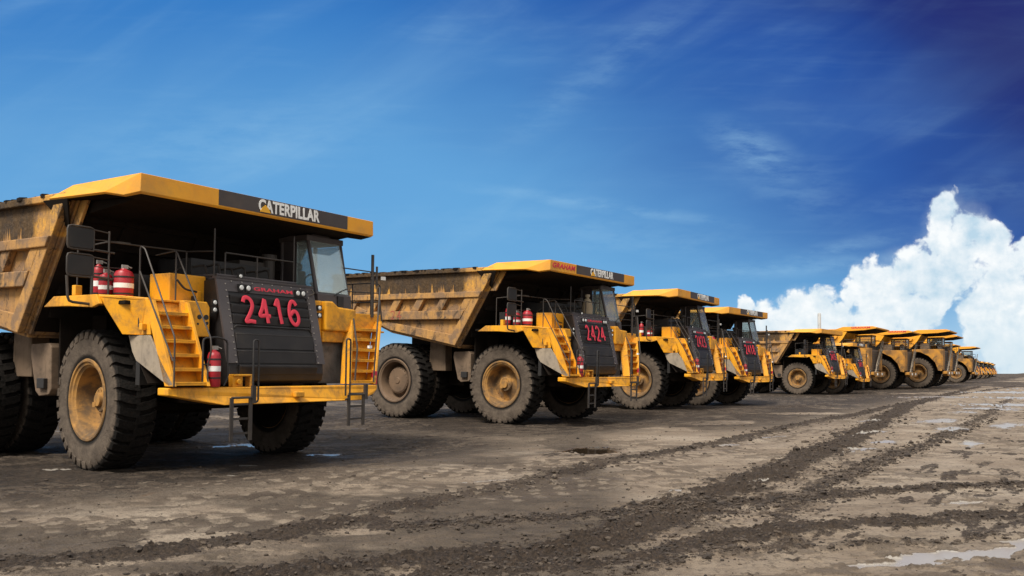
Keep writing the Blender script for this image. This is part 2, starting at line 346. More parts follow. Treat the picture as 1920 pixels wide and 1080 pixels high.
STROKES = {'2': [[(.05, .80), (.18, .96), (.42, 1.0), (.68, .92), (.78, .72), (.66, .50), (.40, .26), (.12, .03), (.45, .05), (.85, .02)]],
           '4': [[(.58, 1.0), (.34, .62), (.06, .30), (.50, .31), (.92, .30)], [(.60, .98), (.62, .5), (.66, .0)]],
           '1': [[(.18, .74), (.45, 1.0), (.50, .5), (.56, .0)]],
           '6': [[(.78, .84), (.60, .99), (.36, .96), (.16, .72), (.10, .40), (.22, .12), (.50, .0), (.78, .12), (.86, .34), (.72, .54), (.46, .56), (.18, .40)]],
           '8': [[(.5, .52), (.2, .70), (.24, .92), (.5, 1.0), (.76, .92), (.8, .70), (.5, .52), (.14, .30), (.2, .08), (.5, 0), (.8, .08), (.86, .30), (.5, .52)]],
           '3': [[(.1, .85), (.35, 1.0), (.7, .93), (.76, .72), (.42, .54), (.8, .38), (.82, .14), (.5, 0), (.1, .12)]],
           '9': [[(.8, .60), (.5, .46), (.18, .60), (.18, .86), (.5, 1.0), (.8, .86), (.82, .55), (.7, .2), (.45, .0)]],
           '5': [[(.82, 1.0), (.22, 1.0), (.18, .56), (.5, .62), (.82, .45), (.8, .14), (.45, .0), (.1, .12)]]}
def number_mesh(txt, h, pitch, r, material, slant=0.0, wob=0.0):
    """hand-painted rounded numerals as flattened tubes in the local XZ plane"""
    b = MB(); W_ = pitch * .80
    for i, ch in enumerate(txt):
        for st in STROKES[ch]:
            P = [Vector(((i - (len(txt) - 1) / 2) * pitch + (x - .5) * W_ + slant * (.5 - y) + random.uniform(-wob, wob), 0, (y - .5) * h + random.uniform(-wob, wob))) for x, y in st]
            # Catmull-Rom
            Q = []
            for k_ in range(len(P) - 1):
                p0, p1, p2, p3 = P[max(k_ - 1, 0)], P[k_], P[k_ + 1], P[min(k_ + 2, len(P) - 1)]
                for t in (0, .25, .5, .75):
                    Q.append(.5 * ((2 * p1) + (p2 - p0) * t + (2 * p0 - 5 * p1 + 4 * p2 - p3) * t * t + (3 * p1 - p0 - 3 * p2 + p3) * t ** 3))
            Q.append(P[-1]); b.tube(Q, r, 8)
    me = b.mesh('digits', material, True)
    for vt in me.vertices: vt.co.y *= .22
    return me

# ------------------------------------------------------------------ wheels
def tyre_mesh(seg=96, lugs=34):
    b = MB()
    prof = [(.745, -.26), (.76, -.30), (.80, -.33), (.90, -.352), (1.02, -.364), (1.14, -.362), (1.22, -.350), (1.27, -.325), (1.285, -.25), (1.29, 0),
            (1.285, .25), (1.27, .325), (1.22, .350), (1.14, .362), (1.02, .364), (.90, .352), (.80, .33), (.76, .30), (.745, .26)]
    vs = []; n = len(prof)
    for (r, a) in prof:
        for j in range(seg): vs.append((math.cos(2 * PI * j / seg) * r, a, math.sin(2 * PI * j / seg) * r))
    b.add(vs, [(i * seg + j, i * seg + (j + 1) % seg, ((i + 1) % n) * seg + (j + 1) % seg, ((i + 1) % n) * seg + j) for i in range(n) for j in range(seg)])
    rnd = random.Random(3)
    for sgn in (-1, 1):
        for k_ in range(lugs):
            a0 = 2 * PI * (k_ + (.5 if sgn > 0 else 0)) / lugs; wd = 2 * PI / lugs * .62
            path = [(1.17, .372, .0), (1.285, .366, .0), (1.345, .325, .02), (1.35, .20, .35), (1.35, -.03, .62)]
            top, bot = [], []
            for (r, y, sk) in path:
                j = rnd.uniform(-.006, .006)
                for sg in (-.5, .5):
                    a = a0 + sg * wd + sk * wd
                    top.append((math.cos(a) * (r + j), y * sgn, math.sin(a) * (r + j)))
                    y2 = min(y, .34); r2 = 1.24 if r > 1.2 else 1.15
                    bot.append((math.cos(a) * r2, y2 * sgn, math.sin(a) * r2))
            nP = len(path); V_ = top + bot; F = []
            for i in range(nP - 1):
                t0, t1, t2, t3 = 2 * i, 2 * i + 1, 2 * i + 3, 2 * i + 2
                F.append((t0, t1, t2, t3)); o_ = 2 * nP
                F.append((t0, t3, t3 + o_, t0 + o_)); F.append((t1, t1 + o_, t2 + o_, t2))
            F.append((0, 2 * nP, 2 * nP + 1, 1)); F.append((2 * nP - 2, 2 * nP - 1, 4 * nP - 1, 4 * nP - 2))
            b.add(V_, F)
    return b.mesh('tyre', M['rubber'], True)
def bolts(b, n, rad, y, r=.018, h=.03):
    for k_ in range(n):
        a = 2 * PI * k_ / n; b.lathe([(r, y), (r, y + h), (0, y + h)], 6, 'y', (math.cos(a) * rad, 0, math.sin(a) * rad))
def front_rim_mesh():
    b = MB()
    b.lathe([(.70, -.30), (.775, -.30), (.775, .305), (.79, .335), (.775, .352), (.735, .352), (.715, .325), (.675, .315), (.66, .285), (.63, .27), (.615, .20), (.60, .00), (.56, -.10),
             (.42, -.08), (.27, .00), (.25, .01), (.24, .08), (.22, .10), (.13, .105), (.12, .16), (.0, .165)], 64)
    bolts(b, 20, .50, -.10); bolts(b, 10, .19, .095, .014, .02)
    b.box(.05, .16, .10, .17, -.14, -.05)
    return b.mesh('rim', M['rimyel'], True)
def rear_rim_mesh():
    b = MB()
    b.lathe([(.70, -.30), (.775, -.30), (.775, .305), (.79, .335), (.775, .352), (.735, .352), (.715, .325), (.68, .315), (.655, .27), (.63, .0), (.60, -.08), (.50, -.08),
             (.49, .10), (.46, .14), (.43, .145), (.41, .165), (.12, .175), (.10, .20), (0, .2)], 64)
    bolts(b, 36, .555, -.085, .018, .04); bolts(b, 24, .44, .14, .014, .022)
    return b.mesh('rim', M['rimbrown'], True)
q = MB(); q.lathe([(.742, -.29), (.742, -.325), (.55, -.34), (.50, -.48), (0, -.48)], 40); DRUM = q.mesh('drum', M['shade_grime'], True)
TYRE, FRIM, RRIM = tyre_mesh(), front_rim_mesh(), rear_rim_mesh()
def wheel(parent, name, x, y, outer, rim, steer=0.0, s=1.0, ph=0.0, z=None):
    o = bpy.data.objects.new(name, TYRE); COL.objects.link(o); o.parent = parent; o.location = (x, y, 1.335 * s if z is None else z)
    o.rotation_euler = (0, ph, (0 if outer > 0 else PI) + steer); o.rotation_mode = 'XYZ'; o.scale = (s, s, s)
    r = bpy.data.objects.new('rim', rim); COL.objects.link(r); r.parent = o
    r = bpy.data.objects.new('brake_drum', DRUM); COL.objects.link(r); r.parent = o
    return o

# ------------------------------------------------------------------ the haul truck (forward +x, cab side +y)
def haul_truck():
    T = thing('haul_truck', 'haul truck', 'haul truck')
    # wheels
    wheel(T, 'front_wheel', 0, -2.07, -1, FRIM); wheel(T, 'front_wheel', 0, 2.07, 1, FRIM, ph=.4)
    for y, o_ in ((-2.34, -1), (-1.46, -1), (1.46, 1), (2.34, 1)): wheel(T, 'rear_wheel', -4.58, y, o_, RRIM, ph=random.random())
    # chassis, axles, tanks
    b = MB(); b.box(-7.0, 2.3, -.75, -.45, 1.35, 1.95); b.box(-7.0, 2.3, .45, .75, 1.35, 1.95); b.box(-.3, .3, -1.7, 1.7, 1.1, 1.5); b.box(-5.0, -4.1, -1.2, 1.2, 1.0, 1.75)
    b.box(-3.0, -2.5, -1.0, 1.0, 1.5, 2.4); b.box(.2, 2.1, -1.0, 1.0, 1.25, 3.1); b.box(-1.5, .2, -.9, .9, 1.3, 2.3)
    b.box(-4.0, 1.5, -1.15, 1.15, 1.55, 3.05); b.box(-3.6, -.7, -1.68, 1.68, 1.7, 3.0); b.box(-5.4, -3.4, -.95, .95, 1.9, 3.1); b.lathe([(.55, -.98), (.62, -.5), (.62, .5), (.55, .98)], 18, 'y', (-4.58, 0, 1.34)); b.box(-3.3, -1.0, -.8, .8, .95, 1.7); b.box(-3.2, -2.5, -1.3, 1.3, 1.2, 2.0)
    b.lathe([(.16, 1.2), (.16, 2.9), (0, 2.9)], 14, 'z', (0, -1.55, 0)); b.lathe([(.16, 1.2), (.16, 2.9), (0, 2.9)], 14, 'z', (0, 1.55, 0))
    b.lathe([(.14, 1.4), (.14, 3.0), (0, 3.0)], 12, 'z', (-2.1, -.95, 0)); b.lathe([(.14, 1.4), (.14, 3.0), (0, 3.0)], 12, 'z', (-2.1, .95, 0))
    b.build('chassis', M['shade_grime'], T, .01)
    for s_ in (-1, 1):
        b = MB(); y0, y1 = (-2.42, -1.7) if s_ < 0 else (1.7, 2.42)
        b.prism([(-2.05, 2.40), (-1.38, 2.42), (-1.30, 2.34), (-1.28, 1.5), (-1.36, 1.40), (-1.72, 1.36), (-1.86, 1.46), (-2.07, 2.2)], y0, y1, 'y')
        o = b.build('fuel_tank', M['tank'], T, .02)
        d = MB(); d.box(-1.66, -1.40, s_ * 2.42, s_ * 2.50, 1.52, 1.72); d.build('bracket', M['black'], o, .01)
        b = MB(); b.prism([(-3.45, 2.85), (-2.75, 2.75), (-2.72, 1.72), (-3.5, 1.72)], y0 + .35 * (s_ < 0), y1 - .35 * (s_ > 0), 'y')
        b.build('hydraulic_tank', M['tank'], T, .02)
    # dump body
    b = MB(); fx = lambda z: -1.60 + (z - 2.60) * 1.60 / 2.55
    side = [(-1.60, 2.60), (fx(5.15), 5.15), (-7.75, 5.12), (-7.9, 4.35), (-6.6, 3.62), (-4.7, 3.12)]
    for s_ in (-1, 1): b.prism(side, s_ * 2.70, s_ * 2.76, 'y')
    b.plate([(-1.60, -2.7, 2.62), (fx(5.15), -2.7, 5.15), (fx(5.15), 2.7, 5.15), (-1.60, 2.7, 2.62)], .08)
    b.plate([(-1.60, -2.7, 2.62), (-1.60, 2.7, 2.62), (-4.7, 2.7, 3.14), (-4.7, -2.7, 3.14)], .1)
    b.plate([(-4.7, -2.7, 3.14), (-4.7, 2.7, 3.14), (-7.9, 2.7, 4.35), (-7.9, -2.7, 4.35)], .1)
    B = b.build('dump_body', M['body'], T, .012)
    for s_ in (-1, 1):
        yo, y2 = s_ * 2.765, s_ * 2.93
        def band(nm, z0, z1, x0, x1, yy_=y2, mt='body'):
            q = MB(); q.prism([(x0, z0), (x1(z0), z0), (x1(z1), z1), (x0, z1)], min(yo, yy_), max(yo, yy_), 'y'); return q.build(nm, M[mt], B, .02)
        band('top_rail', 5.08, 5.22, -7.75, lambda z: fx(z) - .10, s_ * 2.88)
        band('belt_rail', 4.22, 4.42, -7.85, lambda z: fx(z) - .02, s_ * 2.95)
        band('side_rail', 3.50, 3.80, -7.0, lambda z: fx(z) - .36)
        q = MB(); q.prism([(-1.62, 2.60), (fx(5.05), 5.05), (fx(5.05) - .34, 5.05), (-1.98, 2.67)], min(yo, s_ * 2.90), max(yo, s_ * 2.90), 'y'); q.build('front_flange', M['body'], B, .02)
        q = MB(); q.prism([(-4.7, 3.14), (-1.96, 2.66), (-1.80, 2.98), (-4.7, 3.42)], min(yo, s_ * 2.84), max(yo, s_ * 2.84), 'y')
        q.prism([(-7.6, 4.24), (-4.702, 3.14), (-4.702, 3.42), (-7.6, 4.22 + .24)], min(yo, s_ * 2.84), max(yo, s_ * 2.84), 'y'); q.build('lower_rail', M['body'], B, .02)
        for k_ in range(6):
            x = -6.9 + k_ * 1.08
            q = MB(); q.prism([(x, 3.80), (x + .34, 3.80), (x + .62, 4.22), (x + .28, 4.22)], min(yo, s_ * 2.90), max(yo, s_ * 2.90), 'y'); q.build('side_rib', M['body'], B, .015)
    # mud and rock heaped along the board edge
    q = MB(); rnd = random.Random(5)
    for s_ in (-1,):
        for k_ in range(150):
            x = rnd.uniform(-7.6, -.8); r = rnd.uniform(.03, .09)
            y = s_ * rnd.uniform(2.6, 2.86)
            q.add([(x + math.cos(a) * r * rnd.uniform(.7, 1.2) * 1.8, y + math.sin(a) * r, 5.21 + dz_ * r) for dz_ in (-.5, .45) for a in (0, 1.2, 2.5, 3.7, 5.0)], [(0, 1, 6, 5), (1, 2, 7, 6), (2, 3, 8, 7), (3, 4, 9, 8), (4, 0, 5, 9), (5, 6, 7, 8, 9)])
    q.build('spilled_mud', M['shade_grime'], B)
    q = MB()
    q.prism([(-1.62, 2.64), (fx(5.1) - .02, 5.1), (fx(5.1) + .12, 5.1), (-1.48, 2.64)], -2.66, 2.66, 'y')  # dark sheet over the front wall, standing for shade under the canopy
    for k_ in range(5): z = 3.0 + k_ * .45; q.box(fx(z) - .02, fx(z) + .16, -2.5, 2.5, z - .08, z + .08)
    for y in (-1.6, 0, 1.6): q.prism([(-1.42, 2.70), (fx(5.0) + .2, 5.0), (fx(5.0) + .03, 5.0), (-1.58, 2.70)], y - .12, y + .12, 'y')
    q.build('front_wall_rib_and_shade_sheet', M['shade_grime'], B)
    # canopy over the cab
    cn = MB()
    for_ = {}
    P = {}
    for s_, t in ((-1, 'r'), (1, 'l')):
        P['A' + t] = (-.02, s_ * 2.76, 5.36); P['B' + t] = (2.16, s_ * 2.79, 5.36); P['C' + t] = (-.52, s_ * 2.94, 5.12); P['D' + t] = (1.26, s_ * 2.91, 5.09)
        P['E' + t] = (1.76, s_ * 2.86, 5.00); P['G' + t] = (2.16, s_ * 2.80, 5.04)
        P['c' + t] = (-.50, s_ * 2.91, 5.085); P['d' + t] = (1.26, s_ * 2.88, 5.055); P['e' + t] = (1.76, s_ * 2.82, 4.97); P['g' + t] = (2.13, s_ * 2.76, 5.00)
    K = list(P); I = {k_: i for i, k_ in enumerate(K)}
    f = lambda *a: tuple(I[x] for x in a)
    cn.add([P[k_] for k_ in K], [f('Ar', 'Br', 'Bl', 'Al'), f('Cr', 'Ar', 'Al', 'Cl'), f('Br', 'Gr', 'Gl', 'Bl'),
        f('Cr', 'Dr', 'Ar'), f('Dr', 'Br', 'Ar'), f('Dr', 'Er', 'Br'), f('Er', 'Gr', 'Br'), f('Cl', 'Al', 'Dl'), f('Dl', 'Al', 'Bl'), f('Dl', 'Bl', 'El'), f('El', 'Bl', 'Gl'),
        f('Cr', 'cr', 'dr', 'Dr'), f('Dr', 'dr', 'er', 'Er'), f('Er', 'er', 'gr', 'Gr'), f('Gr', 'gr', 'gl', 'Gl'), f('Cl', 'Dl', 'dl', 'cl'), f('Dl', 'El', 'el', 'dl'), f('El', 'Gl', 'gl', 'el'), f('Cr', 'Cl', 'cl', 'cr')])
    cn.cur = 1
    cn.add([P[k_] for k_ in K], [f('cr', 'cl', 'dl', 'dr'), f('dr', 'dl', 'el', 'er'), f('er', 'el', 'gl', 'gr')])  # canopy underside near black, its shade put into the colour
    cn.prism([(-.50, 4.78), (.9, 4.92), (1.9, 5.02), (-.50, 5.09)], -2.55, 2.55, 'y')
    C_ = cn.build('canopy', [M['canopy'], M['shade_grime']], T, .008)
    q = MB(); q.prism([(-1.25, 5.062), (2.0, 5.062), (2.0, 5.356), (-1.25, 5.356)], 2.150, 2.166, 'x'); q.build('name_band', M['band'], C_)
    # gusset between body side and canopy flange
    for s_ in (-1, 1):
        q = MB(); q.prism([(-.95, 4.44), (-.10, 4.44), (.30, 5.08), (-.62, 5.12)], s_ * 2.60, s_ * 2.66, 'y'); q.build('gusset', M['body'], C_, .01)
        q = MB(); q.plate([(-.70, s_ * 2.92, 5.10), (.10, s_ * 2.90, 5.08), (-.25, s_ * 2.66, 4.55)], .03); q.build('flange_plate', M['shade_grime'], C_)
    # decks
    b = MB(); b.box(-.9, 1.62, -2.70, 2.75, 3.10, 3.17); b.box(-.5, 1.9, 2.75, 3.25, 3.10, 3.17); D_ = b.build('deck', M['shade_grime'], T, .01)
    b = MB(); b.prism([(-.62, 3.08), (-.28, 3.27), (1.12, 3.27), (1.22, 3.10), (.98, 3.04), (.2, 3.08)], -2.93, -2.86, 'y'); b.box(-.3, 1.1, -2.86, -2.70, 3.09, 3.12)
    b.box(.32, .44, -2.925, -2.80, 3.27, 3.46)
    b.build('deck_skirt', M['yellow'], T, .012)
    b = MB(); b.prism([(-.62, 3.08), (-.28, 3.27), (1.9, 3.27), (1.9, 3.02), (.2, 3.08)], 3.22, 3.28, 'y'); b.build('deck_skirt', M['yellow'], T, .012)
    # right front fender
    b = MB()
    b.plate([(1.10, -2.90, 3.27), (1.42, -2.62, 2.56), (1.72, -2.47, 2.56), (1.55, -2.66, 3.25)], .05)
    b.plate([(1.55, -2.66, 3.25), (1.72, -2.47, 2.56), (2.02, -2.46, 2.56), (1.92, -2.47, 3.22)], .05)
    Fd = b.build('front_fender', M['yellow'], T, .015)
    b = MB(); b.plate([(1.10, -2.90, 3.262), (1.55, -2.66, 3.242), (1.92, -2.47, 3.212), (1.9, -1.8, 3.212), (1.1, -1.8, 3.262)], .04)
    b.build('fender_top', M['yellow'], Fd, .01)
    b = MB(); b.box(1.80, 1.90, -2.55, -2.47, 2.64, 2.76); b.build('latch', M['yellow'], Fd, .01)
    b = MB(); b.prism([(1.40, 2.55), (2.03, 2.55), (2.42, 2.06), (2.74, 1.69), (2.62, 1.66), (1.93, 1.97), (1.64, 2.10), (1.52, 2.26)], -2.49, -2.45, 'y')
    b.build('fender_liner', M['liner'], Fd, .01)
    b = MB(); b.plate([(1.9, 1.14, 2.56), (1.9, 2.35, 2.56), (2.0, 2.0, 1.66), (2.0, 1.14, 1.66)], .05); b.build('fender_liner', M['liner_dark'], Fd, .01)
    b = MB()
    for s_ in (-1, 1):
        b.box(-1.2, 1.9, s_ * 1.34 - .03, s_ * 1.34 + .03, 1.3, 3.10)
        for a_, c_ in zip([(1.95, 1.70), (1.58, 2.2), (1.36, 2.55), (1.0, 2.90)], [(1.58, 2.2), (1.36, 2.55), (1.0, 2.90), (.55, 3.02)]):
            b.plate([(a_[0], s_ * 2.44, a_[1]), (a_[0], s_ * 1.37, a_[1]), (c_[0], s_ * 1.37, c_[1]), (c_[0], s_ * 2.44, c_[1])], .02)
    b.box(-1.25, -1.2, -2.3, -1.31, 1.6, 3.05); b.box(-1.25, -1.2, 1.31, 2.3, 1.6, 3.05)
    b.build('wheel_arch', M['shade_grime'], Fd)
    # yellow front panel beside the stairs
    b = MB(); b.prism([(-1.84, 2.56), (-1.30, 2.56), (-1.30, 3.12), (-1.36, 3.22), (-1.84, 3.22)], 1.45, 2.04, 'x')
    pn = b.build('front_panel', M['yellow'], T, .02)
    q = MB()
    for (y, z, r) in ((-1.52, 2.93, .045), (-1.38, 2.93, .05), (-1.36, 2.82, .03), (-1.55, 2.80, .02)): q = MB(); q.lathe([(r, 2.036), (r, 2.048), (0, 2.048)], 14, 'x', (0, y, z)); q.build('port', M['black'], pn)
    q = MB(); q.box(2.04, 2.046, -1.80, -1.66, 2.88, 2.91); q.build('slot', M['black'], pn)
    b = MB(); b.box(1.0, 1.62, -1.86, -1.10, 3.17, 3.74); b.box(1.62, 1.66, -1.32, -1.22, 3.19, 3.45); b.build('air_cleaner', M['yellow'], T, .03)
    b = MB(); b.tube([(1.68, -1.75, 3.62), (1.72, -1.62, 3.45), (1.70, -1.35, 3.42)], .02); b.box(1.64, 1.70, -1.42, -1.36, 3.25, 3.34); b.build('hose', M['black'], T)
    # left front: battery box, apron
    b = MB()
    b.prism([(1.42, 2.80), (2.30, 2.80), (2.30, 3.30), (1.78, 3.33), (1.62, 3.44), (1.42, 3.44)], 1.50, 2.18, 'x'); b.build('battery_box', M['yellow'], T, .035)
    b = MB(); b.box(1.9, 2.05, 1.18, 1.42, 2.56, 3.44); b.prism([(1.42, 2.56), (2.50, 2.56), (2.60, 2.80), (1.42, 2.80)], 1.9, 2.08, 'x'); b.box(1.95, 2.02, 2.30, 3.26, 2.86, 3.24); b.box(1.95, 2.10, 2.20, 3.28, 2.82, 2.862)
    b.build('front_apron', M['yellow'], T, .015)
    # stairs
    def stairs(top, bot, w_, n_=6, w2=None):
        w2 = w2 or w_; b = MB(); t, e = Vector(top), Vector(bot)
        for s_ in (-1, 1):
            a = t + Vector((0, s_ * w_ / 2, 0)); c = e + Vector((0, s_ * w2 / 2, 0))
            wy = .03
            q = [a + Vector((-.10, 0, .02)), a + Vector((.12, 0, .02)), c + Vector((.10, 0, 0)), c + Vector((-.16, 0, 0))]
            vs = [x + Vector((0, d_, 0)) for d_ in (-wy, wy) for x in q]
            b.add(vs, [(0, 1, 2, 3), (7, 6, 5, 4), (0, 4, 5, 1), (1, 5, 6, 2), (2, 6, 7, 3), (3, 7, 4, 0)])
        for i in range(n_):
            k_ = (i + .75) / n_; c = t.lerp(e, k_); hw_ = (w_ + (w2 - w_) * k_) / 2 - .03
            b.prism([(c.x - .12, c.z - .012), (c.x + .10, c.z - .012), (c.x + .10, c.z + .012), (c.x - .12, c.z + .012)], c.y - hw_, c.y + hw_, 'y')
            b.prism([(c.x + .07, c.z - .05), (c.x + .10, c.z - .05), (c.x + .10, c.z - .013), (c.x + .07, c.z - .013)], c.y - hw_, c.y + hw_, 'y')
        a = t + Vector((-.16, 0, 0)); c = e + Vector((-.20, 0, 0))
        b.plate([a + Vector((0, -w_ / 2, 0)), a + Vector((0, w_ / 2, 0)), c + Vector((0, w2 / 2, 0)), c + Vector((0, -w2 / 2, 0))], .02)
        return b.build('stairs', M['yellow'], T, .006)
    stairs((1.98, -2.13, 3.16), (2.66, -2.13, 1.66), .66); stairs((2.06, 2.64, 3.06), (2.56, 2.06, 1.66), .88, 6, .74)
    # handrails
    def rail(paths, r=.015, nm='handrail', mt='rail'):
        b = MB()
        for q in paths: b.tube(q, r)
        return b.build(nm, M[mt], T, smooth=True)
    rail([[(1.72, -2.50, 2.7), (1.72, -2.50, 4.15), (1.86, -2.50, 4.10), (2.78, -2.50, 2.50), (2.78, -2.50, 1.66)], [(1.72, -2.50, 3.70), (2.74, -2.50, 2.10)]])
    rail([[(1.10, -1.80, 4.10), (1.72, -1.80, 4.15), (2.78, -1.80, 2.52), (2.80, -1.80, 2.3), (2.70, -1.80, 2.0), (2.72, -1.80, 1.66)], [(1.72, -1.80, 3.2), (1.72, -1.80, 4.12)]])
    rail([[(2.0, 3.18, 2.6), (2.0, 3.22, 3.95), (1.7, 3.22, 4.0), (.1, 3.22, 4.0), (.1, 3.22, 3.1)], [(2.0, 3.22, 3.55), (.1, 3.22, 3.55)], [(1.1, 3.22, 3.1), (1.1, 3.22, 4.0)]])
    rail([[(2.16, 3.12, 3.1), (2.16, 3.0, 3.85), (2.22, 2.98, 3.85), (2.64, 2.46, 2.5), (2.64, 2.40, 1.70)], [(2.05, 2.2, 3.3), (2.16, 2.24, 3.1), (2.44, 2.02, 2.78), (2.56, 1.98, 2.45), (2.62, 1.86, 1.7)]], .02)
    rail([[(1.86, -1.10, 3.72), (1.86, -1.10, 4.66)], [(1.86, .80, 3.72), (1.86, .80, 4.76)], [(1.86, -.86, 4.22), (1.86, .80, 4.22)], [(1.86, -.86, 3.72), (1.86, -.86, 4.22)], [(1.86, -.12, 3.72), (1.86, -.12, 4.22)], [(1.86, -1.1, 4.22), (1.0, -1.1, 4.26), (.9, -2.6, 4.26), (-.1, -2.6, 4.2)], [(1.0, -1.1, 3.17), (1.0, -1.1, 4.26)], [(-.1, -2.6, 3.17), (-.1, -2.6, 4.2)]], .016)
    # bumper with ladders and grab hoops
    b = MB(); prof = [(-2.52, 1.50), (-2.52, 1.63), (2.50, 1.63), (2.50, 1.53), (2.36, 1.43), (1.95, 1.31), (-1.48, 1.31)]
    vs = []
    for (y, z) in prof: vs.append((2.34, y, z))
    fxs = {-2.52: 2.64, 2.50: 2.66, 2.36: 2.68, 1.95: 2.74, -1.48: 2.78}
    for (y, z) in prof: vs.append((fxs[y], y, z))
    n_ = len(prof); b.add(vs, [tuple(range(n_)), tuple(range(2 * n_ - 1, n_ - 1, -1))] + [(i, i + n_, (i + 1) % n_ + n_, (i + 1) % n_) for i in range(n_)])
    b.box(2.70, 2.80, .12, .34, 1.42, 1.53)
    Bm = b.build('bumper', M['yellow'], T, .02)
    b = MB(); b.lathe([(.05, 2.50), (.05, 2.62), (0, 2.62)], 14, 'x', (0, -1.05, 1.73))
    b.box(2.44, 2.60, -.80, -.74, 1.63, 1.85); b.box(2.44, 2.60, -1.16, -.74, 1.83, 1.87); b.box(2.44, 2.56, -1.16, -.94, 1.63, 1.83); b.build('tow_bracket', M['yellow'], Bm, .01)
    def ladder(y0, y1, z0):
        b = MB()
        for y in (y0, y1): b.box(2.79, 2.82, y - .035, y + .035, z0, 1.44)
        for k_ in range(3): z = z0 + .14 + k_ * .27; b.box(2.785, 2.80, y0, y1, z - .02, z + .02)
        b.tube([(2.81, y0, 1.44), (2.81, y1 + .05, 1.44)], .022); b.box(2.78, 2.84, y1 + .02, y1 + .10, 1.33, 1.66)
        b.build('ladder', M['rail'], Bm)
    ladder(-1.36, -.95, .64); ladder(1.52, 1.94, .78)
    def hoop(y, h):
        b = MB(); b.tube([(2.84, y - .09, 1.42), (2.84, y - .09, h), (2.84, y + .03, h), (2.84, y + .03, 1.36), (2.80, y - .06, 1.34)], .019); b.build('grab_hoop', M['black'], Bm, smooth=True)
    hoop(-.84, 2.52); hoop(1.48, 2.62)
    b = MB(); b.tube([(2.62, -1.84, 1.63), (2.62, -1.84, 2.52), (2.62, -1.55, 2.55), (2.62, -1.34, 2.50), (2.62, -1.32, 1.80), (2.62, -1.40, 1.66)], .018)
    b.tube([(2.62, -1.84, 2.05), (2.62, -1.66, 2.05)], .012); b.build('guard_frame', M['black'], T, smooth=True)
    # extinguishers
    def bottle(x, y, z, h, r, straps=True):
        b = MB(); b.lathe([(r * .85, z), (r, z + .04), (r, z + h * .82), (r * .8, z + h * .92), (r * .35, z + h * .97), (r * .3, z + h)], 20, 'z', (x, y, 0))
        o = b.build('extinguisher', M['red'], T, smooth=True)
        b = MB(); b.lathe([(r * 1.02, z + h * .42), (r * 1.02, z + h * .56)], 20, 'z', (x, y, 0)); b.build('tag', M['white'], o, smooth=True)
        b = MB()
        for k_ in (.22, .72): sp = MB(); sp.lathe([(r * 1.04, z + h * k_), (r * 1.04, z + h * k_ + .03)], 20, 'z', (x, y, 0)); sp.build('strap', M['black'], o)
        b.box(x - .02, x + .02, y - .04, y + .07, z + h, z + h + .07); b.tube([(x, y + .03, z + h + .06), (x + .03, y + .13, z + h + .02)], .012); b.build('valve', M['steel'], o)
    bottle(2.58, -1.58, 1.64, .68, .115)
    bottle(1.0, -2.36, 3.17, .62, .165); bottle(.70, -2.52, 3.17, .54, .12); bottle(.25, -2.40, 3.17, .74, .10)
    # hood and grille
    b = MB(); b.prism([(.35, 3.1), (1.98, 3.1), (1.98, 3.62), (1.86, 3.73), (.35, 3.80)], -1.06, 1.16, 'y'); b.box(1.1, 1.9, -1.06, .85, 3.74, 3.80); b.build('hood', M['frame'], T, .02)
    gp = [(1.99, 3.70), (2.04, 3.50), (2.13, 3.15), (2.22, 2.80), (2.32, 2.40), (2.40, 2.08), (2.42, 1.88), (2.38, 1.74), (2.26, 1.67), (1.55, 1.67), (1.55, 3.66)]
    b = MB(); b.prism(gp, -1.14, 1.16, 'y'); G = b.build('grille', M['grille'], T, .02)
    fr_ = gp[:6]
    def onface(z):
        for (x0, z0), (x1, z1) in zip(gp, gp[1:]):
            if z1 <= z <= z0: return x0 + (x1 - x0) * (z0 - z) / (z0 - z1)
        return 2.4
    b = MB()
    for (y0, y1) in ((-1.17, -.95), (.97, 1.19)):
        b.prism([(x + .03, z) for x, z in fr_] + [(x - .02, z) for x, z in reversed(fr_)], y0, y1, 'y')
    b.prism([(2.01, 3.72), (2.075, 3.46), (2.03, 3.46), (1.97, 3.72)], -.95, .97, 'y'); b.prism([(1.9, 3.695), (2.03, 3.695), (2.03, 3.73), (1.9, 3.75)], -1.17, 1.19, 'y')
    gf = b
    b = MB()
    for z0, z1 in ((3.40, 3.25), (3.22, 3.05), (3.02, 2.84), (2.66, 2.36), (2.33, 2.08), (2.05, 1.86)):
        x0, x1 = onface(z0), onface(z1); b.prism([(x0 - .01, z0), (x0 + .075, z0 - .012), (x0 + .075, z0 - .045), (x1 + .022, z1), (x1 - .01, z1)], -.93, .95, 'y')
    z = 2.80; x = onface(z); b.tube([(x + .0, -.93, z - .1), (x + .035, -.90, z), (x + .035, .92, z), (x, .95, z - .1)], .016, 6)
    b.tube([(onface(2.05) + .03, -.80, 2.02), (onface(2.05) + .06, -.50, 2.02)], .012, 6)
    b.build('louver', M['grille'], G, .006)
    b = gf; b.cur = 1
    for y in (-.99, 1.01):
        for k_ in range(13):
            z = 3.60 - k_ * .125; x = onface(z) + .03; b.lathe([(.014, x), (.014, x + .014), (0, x + .014)], 6, 'x', (0, y, z))
    for k_ in range(8): b.lathe([(.013, 2.03), (.013, 2.045), (0, 2.045)], 6, 'x', (0, -.85 + k_ * .24, 3.66))
    b.build('grille_frame', [M['frame'], M['steel']], G)
    def lamp(x, y, z, s=.055, par=G):
        b = MB(); b.box(x - .05, x, y - s - .012, y + s + .012, z - s - .012, z + s + .012); o = b.build('headlight', M['black'], par)
        b = MB(); b.lathe([(s * .9, x + .001), (s * .7, x + .012), (0, x + .016)], 14, 'x', (0, y, z)); b.build('lens', M['lens'], o, smooth=True)
